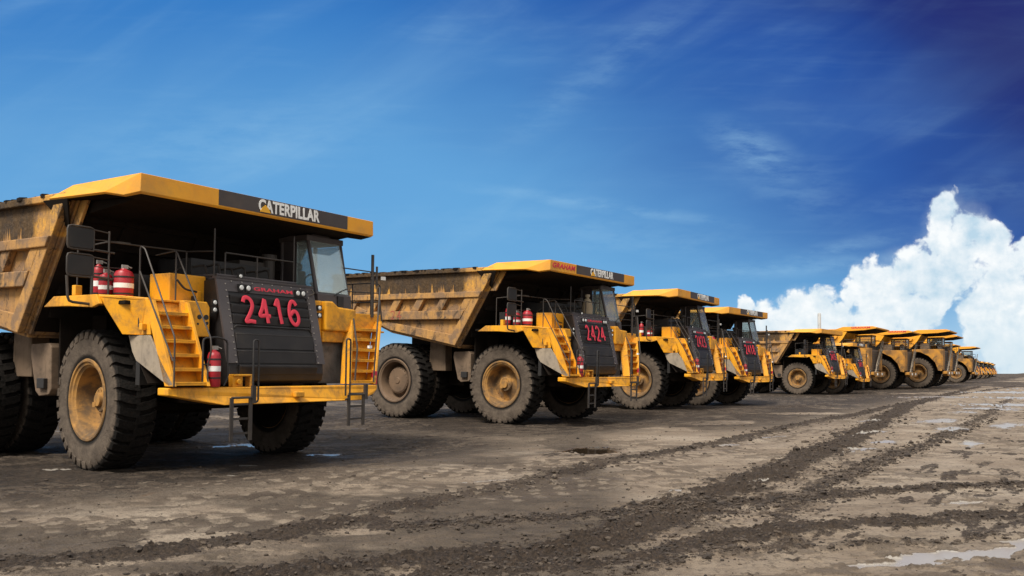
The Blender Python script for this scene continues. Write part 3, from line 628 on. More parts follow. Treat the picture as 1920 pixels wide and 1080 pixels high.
    for y in (-.66, -.50, .72, .86): lamp(onface(3.54) + .075, y, 3.55)
    lamp(2.02, -.62, 3.78, .04); 
    for (y, z) in ((-1.22, 3.22), (-1.22, 3.08)): lamp(2.08, y, z, .045)
    for (y, z) in ((1.30, 3.28), (1.30, 3.12)): lamp(2.12, y, z, .045)
    b = MB(); b.tube([(2.06, 1.10, 3.66), (2.12, 1.16, 3.58), (2.06, 1.05, 3.52)], .015); b.build('latch', M['rail'], G)
    # cab
    K_ = T
    b = MB(); b.box(.62, 1.72, 1.50, 2.48, 3.17, 3.60); b.prism([(1.72, 3.17), (1.86, 3.17), (1.82, 3.62), (1.70, 3.70), (1.60, 3.6)], 1.50, 2.48, 'y'); b.box(.58, 1.5, 1.46, 2.52, 4.80, 4.93)
    b.box(.62, .68, 1.50, 2.48, 3.6, 3.85); b.box(.68, 1.12, 1.50, 1.53, 3.6, 4.8); b.tube([(1.46, 1.52, 4.82), (1.77, 1.52, 3.60)], .045); b.tube([(1.46, 2.46, 4.82), (1.80, 2.46, 3.25)], .038)
    b.tube([(.65, 1.52, 4.82), (.65, 1.52, 3.6)], .06); b.tube([(.65, 2.46, 4.82), (.65, 2.46, 3.6)], .05)
    b.box(1.0, 1.4, 1.7, 2.2, 4.93, 5.06)
    Cb = b.build('cab', M['frame'], T, .015)
    def pane(pts, nm='window'): q = MB(); q.plate(pts, .012); q.build(nm, M['glass'], Cb)
    pane([(1.79, 1.56, 3.66), (1.79, 2.42, 3.66), (1.48, 2.42, 4.80), (1.48, 1.56, 4.80)], 'windshield')
    pane([(.66, 1.55, 3.86), (.66, 2.43, 3.86), (.66, 2.43, 4.78), (.66, 1.55, 4.78)])
    pane([(.68, 2.47, 3.62), (1.72, 2.47, 3.62), (1.46, 2.47, 4.78), (.68, 2.47, 4.78)]); pane([(1.13, 1.51, 3.62), (1.72, 1.51, 3.62), (1.46, 1.51, 4.78), (1.13, 1.51, 4.78)])
    b = MB(); b.box(.80, 1.2, 1.62, 2.0, 3.55, 3.72); b.box(.76, .88, 1.62, 2.0, 3.7, 4.20); b.box(.78, .86, 1.70, 1.92, 4.20, 4.36); b.build('seat', M['seat'], Cb, .05)
    b = MB(); b.tube([(1.2 + .03, 1.85 + .2 * math.cos(a), 3.92 + .17 * math.sin(a)) for a in np.linspace(0, 2 * PI, 18)], .016); b.tube([(1.22, 1.85, 3.9), (1.5, 1.85, 3.6)], .03); b.build('steering_wheel', M['black'], Cb)
    b = MB(); b.tube([(1.86, 1.95, 3.60), (1.80, 2.20, 3.72), (1.76, 2.42, 3.80)], .012); b.box(1.80, 1.86, 2.05, 2.22, 3.36, 3.60); b.build('wiper', M['black'], Cb)
    b = MB(); b.tube([(1.5, 2.45, 4.30), (1.9, 3.0, 4.24), (2.0, 3.22, 4.22)], .014); b.build('mirror_arm', M['rail'], T); b = MB(); b.tube([(1.6, 2.45, 3.75), (2.0, 3.22, 3.75)], .012); b.build('mirror_arm', M['rail'], T)
    # exhaust/mirror post on the left deck
    b = MB(); b.lathe([(.045, 3.17), (.045, 4.10), (.045, 4.12), (.036, 4.12), (.036, 4.62), (0, 4.62)], 12, 'z', (2.02, 2.94, 0)); b.tube([(2.04, 3.06, 3.9), (2.04, 3.06, 4.36)], .025); b.build('post', M['rail'], T, smooth=True)
    b = MB(); b.box(2.03, 2.09, 3.20, 3.30, 4.06, 4.14); b.box(2.64, 2.70, 2.20, 2.28, 2.44, 2.5); b.build('marker_lamp', M['white'], T)
    b = MB(); b.box(2.50, 2.60, 2.46, 2.56, 1.64, 1.94); b.build('reflector', M['redmark'], T, .01)
    # twin mirrors on the right
    b = MB()
    for z0, z1 in ((4.06, 4.47), (3.58, 3.98)):
        b.tube([(.90, -2.87, z0), (.90, -3.33, z0), (.90, -3.33, z1), (.90, -2.87, z1), (.90, -2.87, z0)], .018)
        b.tube([(.90, -2.87, z1 - .03), (.92, -2.58, z1 - .06)], .012); b.tube([(.90, -2.87, z0 + .02), (.92, -2.5, z0)], .022); b.tube([(.90, -2.87, (z0 + z1) / 2), (.92, -2.2, (z0 + z1) / 2 + .02)], .010)
    b.tube([(.90, -3.33, 3.58), (.90, -3.30, 3.12), (.90, -2.9, 3.10)], .024); b.tube([(.90, -2.89, 3.60), (.90, -2.89, 3.10)], .026); b.tube([(.92, -2.60, 3.15), (.92, -2.60, 4.45)], .018)
    mf = b.build('mirror_frame', M['rail'], T, smooth=True)
    for z0, z1 in ((4.06, 4.47), (3.58, 3.98)):
        q = MB(); pts = []
        for (cy, cz, a0) in ((-3.27, z0 + .07, PI), (-2.93, z0 + .07, 1.5 * PI), (-2.93, z1 - .07, 0), (-3.27, z1 - .07, .5 * PI)):
            for k_ in range(4): a = a0 + k_ * PI / 6; pts.append((cy + .05 * math.cos(a), cz + .05 * math.sin(a)))
        q.prism(pts, .86, .915, 'x'); q.build('mirror', M['black'], mf, .01)
    # clutter below the canopy: hoses, boxes, air tanks
    b = MB(); b.box(-.2, .7, -2.3, -1.2, 3.17, 3.75); b.box(.0, 1.0, -1.0, .9, 3.8, 4.15); b.lathe([(.16, -.9), (.16, .8), (0, .8)], 14, 'y', (-.1, 0, 4.05))
    for k_ in range(7):
        y = -2.3 + k_ * .28; b.tube([(-.3, y, 3.2), (-.1, y + .1, 3.55 + .1 * (k_ % 3)), (.2, y - .1, 3.8), (.5, y + .15, 3.5)], .025)
    b.build('engine_clutter', M['black'], T)
    b = MB(); b.lathe([(.12, 3.8), (.12, 4.3), (.16, 4.34), (.16, 4.44), (0, 4.46)], 14, 'z', (.9, .95, 0)); b.box(.2, .9, .2, .9, 3.8, 4.25)
    for k_ in range(6): b.tube([(1.5, -1.0 + k_ * .3, 3.8), (1.3, -.9 + k_ * .3, 4.0 + .06 * (k_ % 2)), (.6, -1.0 + k_ * .3, 3.95), (.2, -1.1 + k_ * .3, 3.6)], .022)
    b.build('pipework', M['rail'], T)
    b = MB()
    for k_ in range(4): b.tube([(1.7, -1.75 + .13 * k_, 2.6), (1.9, -1.78 + .13 * k_, 2.2), (1.85, -1.7 + .12 * k_, 1.66)], .03)
    b.box(1.5, 1.62, -2.4, -1.14, 1.66, 2.56); b.build('pipework', M['black'], T)
    return T, G, C_, B
TRK, _, _, _ = haul_truck()

def sub(root, nm): return [c for c in root.children if c.name.split('.')[0] == nm][0]
def mark(name, me, parent, loc, rot=(0, 0, PI / 2)):
    o = bpy.data.objects.new(name, me); COL.objects.link(o); o.parent = parent; o.location = loc; o.rotation_euler = rot; return o
CATERP = text_mesh('CATERPILLAR', .25, 1.55, .003, M['white'], .035)
GRAH = text_mesh('GRAHAM', .17, 1.35, .003, M['redmark'], .03, .15)
GRAHS = text_mesh('GRAHAM', .075, .95, .003, M['redmark'], .02)
q = MB(); q.prism([(-.13, -.10), (.13, -.10), (.07, -.01), (0, .05), (-.07, -.01)], -.004, .004, 'y'); TRI = q.mesh('tri', M['tri'])
STYLE = {'hand': dict(h=.50, pitch=.36, r=.041, wob=.004), 'drip': dict(h=.50, pitch=.33, r=.034, wob=.02)}
def numbers(root, txt, style='hand', canopy_brand=True, red_name=False, side_no=None, flat=False):
    g, c = sub(root, 'grille'), sub(root, 'canopy')
    sl_ = -math.atan2(.27, 1.0)
    mark('fleet_number', number_mesh(txt, STYLE[style]['h'], STYLE[style]['pitch'], STYLE[style]['r'], M['redmark'], .0, STYLE[style]['wob']), g, (2.225, -.02, 3.12), (-.25, 0, PI / 2))
    mark('lettering', GRAHS, g, (2.098, .10, 3.55), (-.25, 0, PI / 2))
    if canopy_brand:
        mark('lettering', CATERP, c, (2.174, .42, 5.215)); mark('emblem', TRI, c, (2.180, -.20, 5.185))
    if red_name: mark('lettering', GRAH, c, (2.166, -2.0, 5.215))
    if side_no:
        mark('side_number', number_mesh(side_no, .30, .30, .018, M['redfade'], 0, .01), sub(root, 'dump_body'), (-4.32, -2.935, 3.66), (0, 0, 0))
def place(root, X, Y, yaw, z=0.0, tilt=0.0, s=1.0):
    root.rotation_mode = 'XYZ'; root.location = (X, Y, z)
    root.rotation_euler = (Matrix.Rotation(R(yaw), 3, 'Z') @ Matrix.Rotation(tilt, 3, 'Y')).to_euler(); root.scale = (s, s, s)
GRP = 'haul trucks parked in a long row'
POSE = [(-8.138, 18.302, -30.8, -.112, .0172, 1.0), (-1.442, 30.603, -31.9, .031, .024, 1.0), (3.6, 40.784, -27.8, .089, .004, 1.0),
        (7.59, 49.142, -33.4, -.055, .008, 1.0), (19.09, 72.39, -33.85, -.014, .008, 1.0), (23.4, 77.5, -33, -.10, .008, .84)]
trucks = [copy_tree(TRK) for _ in POSE]
LBL = ['nearest yellow haul truck, numbered 2416, largest of the row at the left edge',
       'yellow haul truck numbered 2424 with red lettering on its canopy, second in the row',
       'yellow haul truck right behind the one numbered 2424, third in the row',
       'yellow haul truck numbered 2418 with daylight through its cab windows, fourth in the row',
       'fifth haul truck of the row, with an unlettered canopy and a fully visible front wheel',
       'small yellow haul truck with a low canopy between the fifth truck and the giants']
for r_, p_, l_ in zip(trucks, POSE, LBL):
    place(r_, *p_); r_['label'] = l_; r_['group'] = GRP
numbers(trucks[0], '2416'); numbers(trucks[1], '2424', 'drip', True, True, '24'); numbers(trucks[2], '2423', 'drip'); numbers(trucks[3], '2418')
numbers(trucks[4], '2415', canopy_brand=False); numbers(trucks[5], '2411')
# the first truck has no beige bottle; the second one has a beige canister behind the hood
b = MB(); b.lathe([(.15, 3.80), (.19, 3.84), (.20, 4.05), (.16, 4.25), (.10, 4.36), (.06, 4.38), (.06, 4.42), (.09, 4.44), (.09, 4.52), (0, 4.54)], 18, 'z', (1.5, .56, 0)); b.build('coolant_tank', M['beige'], trucks[1], smooth=True)
# the fifth truck's canopy carries no black band
for ch in list(sub(trucks[4], 'canopy').children):
    if ch.name.startswith('name_band'): bpy.data.objects.remove(ch)
# front wheels of the nearest truck are turned a little
for k_, drop_ in ((2, (1,)), (3, (2,)), (4, (1, 2, 3)), (5, (1, 2))):
    ex = [c for c in trucks[k_].children if c.name.startswith('extinguisher')]
    for i_ in drop_:
        if i_ < len(ex):
            for c in list(ex[i_].children): bpy.data.objects.remove(c)
            bpy.data.objects.remove(ex[i_])
for k_, a_ in ((2, -.06), (3, .05), (4, .0), (5, -.08)):
    for ch in trucks[k_].children:
        if ch.name.startswith('front_wheel'): ch.rotation_euler.z += a_
for ch in trucks[0].children:
    if ch.name.startswith('front_wheel'): ch.rotation_euler.z -= .115
def drop(root):
    for c in list(root.children): drop(c)
    bpy.data.objects.remove(root)
drop(TRK)

# ------------------------------------------------------------------ the giant haul truck seen further down the row
def giant_truck():
    T = thing('giant_haul_truck', 'giant', 'haul truck')
    s = 1.30
    wheel(T, 'front_wheel', 0, -2.75, -1, FRIM, 0, s); wheel(T, 'front_wheel', 0, 2.75, 1, FRIM, 0, s)
    for y, o_ in ((-3.0, -1), (-1.95, -1), (1.95, 1), (3.0, 1)): wheel(T, 'rear_wheel', -5.9, y, o_, RRIM, 0, s)
    b = MB(); b.box(-8, 2.6, -1, 1, 1.6, 2.6); b.box(-.4, .4, -2.3, 2.3, 1.4, 2.0); b.box(-6.3, -5.5, -1.7, 1.7, 1.4, 2.2); b.build('chassis', M['shade_grime'], T)
    b = MB(); fx = lambda z: -2.0 + (z - 3.3) * .72
    for s_ in (-1, 1): b.prism([(-2.0, 3.3), (.3, 6.2), (-.6, 6.4), (-9.3, 6.4), (-9.6, 5.6), (-6, 4.0)], s_ * 3.3, s_ * 3.42, 'y')
    b.plate([(-2.0, -3.3, 3.3), (.3, -3.3, 6.3), (.3, 3.3, 6.3), (-2.0, 3.3, 3.3)], .1); b.plate([(-2.0, -3.3, 3.3), (-2.0, 3.3, 3.3), (-6, 3.3, 4.0), (-6, -3.3, 4.0)], .12); b.plate([(-6, -3.3, 4.0), (-6, 3.3, 4.0), (-9.6, 3.3, 5.6), (-9.6, -3.3, 5.6)], .12)
    B = b.build('dump_body', M['canopy'], T, .02)
    for z in (4.6, 5.4):
        q = MB(); q.prism([(-8.5, z), (fx(z) - .1, z), (fx(z + .25) - .1, z + .25), (-8.7, z + .25)], -3.62, -3.43, 'y'); q.build('side_rail', M['canopy'], B)
    for k_ in range(5): q = MB(); x = -7 + k_ * 1.3; q.box(x, x + .3, -3.58, -3.43, 4.86, 5.39); q.build('side_rib', M['canopy'], B)
    b = MB()
    for (x0, z0, x1, z1, y) in (): pass
    b.prism([(-.7, 6.36), (.1, 6.62), (3.1, 6.62), (3.5, 6.50), (3.45, 6.38), (2.2, 6.22), (.3, 6.16)], -3.45, 3.45, 'y')
    C_ = b.build('canopy', M['canopy'], T, .02)
    q = MB(); q.prism([(-.5, 6.06), (.3, 6.08), (2.2, 6.14), (3.35, 6.34), (2.2, 6.205), (.3, 6.145), (-.6, 6.2)], -3.3, 3.3, 'y'); q.build('underside', M['shade_grime'], C_)
    q = MB(); q.prism([(-1.9, 4.4), (-.3, 6.3), (.5, 6.1), (.0, 5.3), (-1.2, 4.0)], -3.40, -3.30, 'y'); q.build('gusset', M['canopy'], C_)
    b = MB(); b.box(-1.4, 2.6, -3.3, 3.3, 4.25, 4.35); b.build('deck', M['shade_grime'], T)
    b = MB()
    for s_ in (-1, 1):
        b = MB(); b.prism([(-1.0, 4.2), (-.6, 4.42), (2.6, 4.42), (2.6, 1.95), (2.2, 2.0), (1.9, 2.9), (1.2, 3.65), (.3, 4.1)], s_ * 3.3 - .05, s_ * 3.3 + .05, 'y')
        Fd = b.build('front_fender', M['gyellow'], T, .03)
        b = MB(); b.box(2.602, 2.72, min(s_ * 1.9, s_ * 3.35), max(s_ * 1.9, s_ * 3.35), 2.1, 4.42); b.build('fender_face', M['gyellow'], Fd, .03)
    b = MB(); b.box(-1.6, 2.35, -2.15, 2.15, 1.9, 4.24); b.box(-5.2, -1.7, -2.4, 2.4, 1.9, 3.4); b.build('engine_bay', M['shade_grime'], T)
    b = MB(); b.box(2.4, 2.66, -1.9, 1.9, 1.9, 4.3); G = b.build('grille', M['tank'], T)
    b = MB()
    for k_ in range(9): b.box(2.66, 2.70, -1.8, 1.8, 2.1 + k_ * .24, 2.16 + k_ * .24)
    b.build('louver', M['black'], G)
    b = MB(); t, e = Vector((2.95, 1.9, 4.35)), Vector((2.95, -1.5, 1.6))
    for d_ in (-.35, .35): b.tube([t + Vector((0, d_, 0)), e + Vector((0, d_, 0))], .06); b.tube([t + Vector((.15, d_, .95)), e + Vector((.15, d_, .95))], .03)
    for k_ in range(11): c = t.lerp(e, (k_ + .5) / 11); b.box(c.x - .15, c.x + .15, c.y - .35, c.y + .35, c.z - .02, c.z + .02)
    b.build('stairs', M['liner'], T)
    b = MB(); b.prism([(-3.0, 1.95), (3.0, 1.95), (3.0, 1.65), (2.2, 1.4), (-2.2, 1.4), (-3.0, 1.65)], 2.6, 3.1, 'x'); b.build('bumper', M['gyellow'], T, .03)
    for y in (-1.2, 1.2): q = MB(); q.box(3.1, 3.16, y - .2, y + .2, 1.6, 1.85); q.build('headlight', M['lens'], T)
    b = MB(); b.box(.5, 2.2, .6, 2.6, 4.35, 5.0); b.box(.45, 2.25, .55, 2.65, 5.75, 5.9)
    for x in (.55, 2.15):
        for y in (.65, 2.55): b.box(x - .06, x + .06, y - .06, y + .06, 5.0, 5.75)
    Cb = b.build('cab', M['gyellow'], T, .02)
    for pts in ([(2.16, .72, 5.0), (2.16, 2.48, 5.0), (2.16, 2.48, 5.75), (2.16, .72, 5.75)], [(.62, .6, 5.0), (2.1, .6, 5.0), (2.1, .6, 5.75), (.62, .6, 5.75)], [(.55, .72, 5.0), (.55, 2.48, 5.0), (.55, 2.48, 5.75), (.55, .72, 5.75)]):
        q = MB(); q.plate(pts, .015); q.build('window', M['glass'], Cb)
    b = MB(); b.box(.2, 1.2, -2.6, -1.3, 4.35, 5.1); b.lathe([(.28, 4.35), (.28, 5.1), (0, 5.15)], 16, 'z', (1.9, -.3, 0)); b.box(-.6, .2, -1.6, .3, 4.35, 5.3); b.build('air_cleaner', M['tank'], T, .03)
    b = MB()
    for s_ in (-1, 1):
        b.tube([(-1.2, s_ * 3.2, 4.35), (-1.2, s_ * 3.2, 5.3), (2.6, s_ * 3.2, 5.3), (2.6, s_ * 3.2, 4.35)], .025); b.tube([(-1.2, s_ * 3.2, 4.85), (2.6, s_ * 3.2, 4.85)], .02)
        for x in (0, 1.3): b.tube([(x, s_ * 3.2, 4.35), (x, s_ * 3.2, 5.3)], .02)
    for k_ in range(14):
        y = -3 + k_ * .45; b.tube([(2.2, y, 4.35), (2.1 + .3 * (k_ % 2), y + .2, 4.8), (2.4, y + .1, 4.35)], .05)
    b.tube([(2.6, -3.2, 5.3), (2.6, 3.2, 5.3)], .025); b.tube([(2.6, -3.2, 4.85), (2.6, 3.2, 4.85)], .02); b.build('handrail', M['rail'], T)
    return T
GT = giant_truck()
GRAB = text_mesh('GRAHAM', .20, 1.9, .004, M['redmark'], .03)
GP = [(27.6, 88.0, -30, 0, 0, .96, 'giant haul truck with red lettering on its canopy, first behind the small sixth truck'),
      (33.8, 95.0, -30, 0, 0, .95, 'giant haul truck in the middle of the three giants, its canopy just under its neighbours'),
      (40.6, 102.0, -30, 0, 0, 1.02, 'giant haul truck whose dark front wheel shows beside its yellow fender'),
      (47.6, 116.0, -30, 0, 0, 1.02, 'giant haul truck with a canopy jutting over open sky behind the wheel-showing giant'),
      (61.0, 147.0, -31, 0, 0, 1.0, 'distant giant haul truck with a low canopy halfway down the far row'),
      (70.5, 160.0, -31, 0, 0, 1.0, 'distant giant haul truck with a thin canopy lone against the sky')]
for i, g in enumerate(GP):
    t = GT if i == 0 else copy_tree(GT); place(t, *g[:6]); t['label'] = g[6]; t['group'] = GRP
    if i < 0: pass
for t in [o for o in COL.objects if o.parent is None and o.name.startswith('giant_haul_truck')][:2]:
    mark('lettering', GRAB, sub(t, 'canopy'), (1.9, -3.46, 6.50), (0, 0, 0))
FAR = [(x, y, a, q, 'small far haul truck, %s from the far end of the row' % w_) for (x, y, a, q, w_) in (
    (75.8, 176, -31, 1.1, 'tenth'), (88.0, 200, -33, 1.1, 'ninth'), (97.0, 215, -30, 1.0, 'eighth'), (105.0, 232, -32, 1.0, 'seventh'), (114.0, 250, -34, 1.0, 'sixth'),
    (123.0, 266, -32, 1.0, 'fifth'), (132.5, 283, -30, 1.0, 'fourth'), (141.8, 300, -33, 1.0, 'third'), (160.0, 336, -32, 1.0, 'second'), (183.0, 384, -31, 1.0, 'first'))]
for (x, y, a, s_, l_) in FAR:
    t = copy_tree(trucks[3]); place(t, x, y, a, 0, 0, s_); t['label'] = l_; t['group'] = GRP

# ------------------------------------------------------------------ pale pole behind the fifth truck
b = MB(); b.lathe([(.19, 0), (.19, 8.3), (.15, 8.45), (0, 8.5)], 14, 'z'); P_ = b.build('pole', M['greypole'], None, smooth=True); P_.location = (26.6, 95.5, 0)
P_['label'] = 'pale grey post rising above the canopy of the fifth truck'; P_['category'] = 'pole'

# ------------------------------------------------------------------ ground
def vnoise(x, y, seed):
    """smooth value noise"""
    xi = np.floor(x).astype(np.int64); yi = np.floor(y).astype(np.int64); fx_ = x - xi; fy_ = y - yi
    def h(a, b):
        n_ = (a * 374761393 + b * 668265263 + seed * 1442695041) & 0xffffffff; n_ = ((n_ ^ (n_ >> 13)) * 1274126177) & 0xffffffff
        return ((n_ ^ (n_ >> 16)) & 0xffff) / 65535.0
    sx_ = fx_ * fx_ * (3 - 2 * fx_); sy_ = fy_ * fy_ * (3 - 2 * fy_)
    return (h(xi, yi) * (1 - sx_) + h(xi + 1, yi) * sx_) * (1 - sy_) + (h(xi, yi + 1) * (1 - sx_) + h(xi + 1, yi + 1) * sx_) * sy_
def fbm(x, y, sc, oct_, seed, g=.5):
    t = 0; a = 1; n_ = 0
    for i in range(oct_): t = t + a * vnoise(x * sc * 2 ** i + 13.7 * i, y * sc * 2 ** i - 7.1 * i, seed + i); n_ += a; a *= g
    return t / n_
def sstep(a, b, x): t = np.clip((x - a) / (b - a), 0, 1); return t * t * (3 - 2 * t)
def polydist(X, Y, pts):
    best = np.full(X.shape, 1e9); along = np.zeros(X.shape); sgn = np.zeros(X.shape); L = 0.0
    for (x0, y0), (x1, y1) in zip(pts, pts[1:]):
        ex, ey = x1 - x0, y1 - y0; l2 = ex * ex + ey * ey; l = math.sqrt(l2)
        t = np.clip(((X - x0) * ex + (Y - y0) * ey) / l2, 0, 1); dx_ = X - x0 - t * ex; dy_ = Y - y0 - t * ey; d = np.hypot(dx_, dy_)
        m_ = d < best; best = np.where(m_, d, best); along = np.where(m_, L + t * l, along); sgn = np.where(m_, (ex * dy_ - ey * dx_) / l, sgn); L += l
    return best, along, sgn
def smooth_path(pts, n_=6):
    P = [Vector((*q, 0)) for q in pts]; out = []
    for k_ in range(len(P) - 1):
        p0, p1, p2, p3 = P[max(k_ - 1, 0)], P[k_], P[k_ + 1], P[min(k_ + 2, len(P) - 1)]
        for i in range(n_):
            t = i / n_; q = .5 * ((2 * p1) + (p2 - p0) * t + (2 * p0 - 5 * p1 + 4 * p2 - p3) * t * t + (3 * p1 - p0 - 3 * p2 + p3) * t ** 3); out.append((q.x, q.y))
    return out + [pts[-1]]
# strips of loose churned mud thrown up by tyres: (path, half width, height, darkness)
TRACKS = [([(-7.5, 6.6), (-4.5, 8.1), (-3.5, 9.0), (-2.8, 9.9), (-2.1, 11.3), (-1.3, 12.7), (-.3, 14.7), (1.1, 17.6), (3.4, 21.0), (7.0, 28.0), (12.4, 37.5), (26.0, 62.0), (60, 118)], .32, .045, 1.0),
          ([(-4.2, 6.2), (-2.6, 7.35), (-1.3, 7.9), (-.3, 8.2), (.45, 9.2), (1.25, 10.6), (2.3, 12.9), (4.4, 17.0), (7.6, 23.6), (13.8, 37.6), (22.5, 55.6), (52, 112)], .46, .06, 1.0),
          ([(-1.9, 6.9), (-.5, 7.5), (.4, 7.85), (1.6, 9.0), (2.5, 9.5), (3.9, 9.9), (5.5, 10.6), (9, 12.3)], .30, .045, 1.0),
          ([(.9, 10.3), (1.8, 11.1), (3.1, 11.9), (4.9, 12.7), (6.9, 13.4), (11, 15)], .22, .04, .95),
          ([(-2.2, 9.7), (-.9, 10.0), (.2, 10.4), (1.2, 10.9), (1.9, 11.6)], .24, .03, .85),
          ([(2.3, 10.0), (3.3, 12.3), (5.6, 16.5), (9.4, 22.5), (16, 34), (28, 56)], .26, .025, .6),
          ([(-1.5, 6.9), (.2, 7.25), (1.4, 8.2), (3.2, 8.6), (5.0, 9.2)], .10, .03, .5),
          ([(1.2, 9.6), (2.5, 11.2), (4.9, 15.0), (8.6, 20.9), (15.5, 32)], .10, .02, .35)]
TRACKS = [(smooth_path(p), a, b_, c_) for p, a, b_, c_ in TRACKS]
# bands pressed by tyre treads, light flat lug marks
PRINTS = [([(-12, 10.3), (-6.5, 11.2), (-3.0, 12.6), (-.2, 14.0), (2.0, 15.6)], .42), ([(-12, 8.6), (-6.0, 9.3), (-3.4, 10.2), (-1.6, 11.3), (.2, 12.9)], .36), ([(-11, 12.6), (-5.0, 13.6), (0, 16.0), (3.5, 19.5), (7, 26)], .40), ([(4.0, 7.6), (7.5, 9.5), (12, 12)], .4)]
PRINTS += [([(-9.5, 9.3), (-5.5, 10.2), (-2.6, 11.5), (.6, 13.9)], .30), ([(-8, 14.3), (-3.5, 14.9), (0, 17.2), (3, 20.5)], .34), ([(1.0, 15.8), (4.6, 22.5), (9, 31)], .34)]
PRINTS = [(smooth_path(p), a) for p, a in PRINTS]
# water: (x, y, rx, ry, angle, depth of tone)
WET = [(.28, 19.45, .72, 1.15, -.1, 1.0), (-.45, 18.9, .5, .30, 0, .6), (3.55, 8.15, .75, .20, .35, 1.0), (4.6, 8.6, .6, .22, .35, .8), (2.9, 7.75, .5, .12, .2, .6),
       (-9.95, 16.35, .38, .16, .3, 1.0), (-8.5, 21.5, .75, .42, .3, 1.0), (-6.8, 17.4, .22, .16, .2, 1.0), (-6.0, 19.6, .46, .26, .1, 1.0), (-6.4, 15.7, .24, .12, 0, 1.0), (-7.3, 21.0, .5, .3, 0, .8),
       (11.5, 26.5, 1.6, .5, 1.0, 1.0), (14.2, 28.5, 2.0, .5, .9, .9), (9.6, 21.0, 1.1, .28, 1.0, .9), (6.3, 19.4, 1.0, .3, .9, .9), (8.2, 24.5, 1.5, .35, .9, .9), (7.6, 21.6, .8, .3, .9, .8), (13.0, 31, 1.8, .6, .9, .9),
       (20, 42, 2.2, 1.6, .5, 1.0), (24, 47, 3.5, 2.0, .4, 1.0), (22, 38, 2.2, 1.0, .5, 1.0), (26, 62, 3, 2.4, 0, .9), (33, 60, 5, 3, 0, 1.0), (40, 78, 6, 5, 0, 1.0), (17.2, 38.5, 1.2, .8, .5, .8), (30, 52, 2.5, 1.5, .4, .9),
       (10.6, 31, 1.0, .5, .9, .8), (55, 95, 7, 6, 0, .9), (3.6, 20.6, .9, .2, .5, .6), (5.0, 23.2, 1.1, .22, .7, .7), (2.9, 13.9, .5, .14, .9, .7), (1.35, 12.6, .45, .13, .9, .7), (-1.6, 13.9, .5, .12, .5, .6), (5.2, 11.5, .6, .14, .5, .6)]
TP = [(p[0], p[1], math.radians(p[2]), p[3], p[4]) for p in POSE]
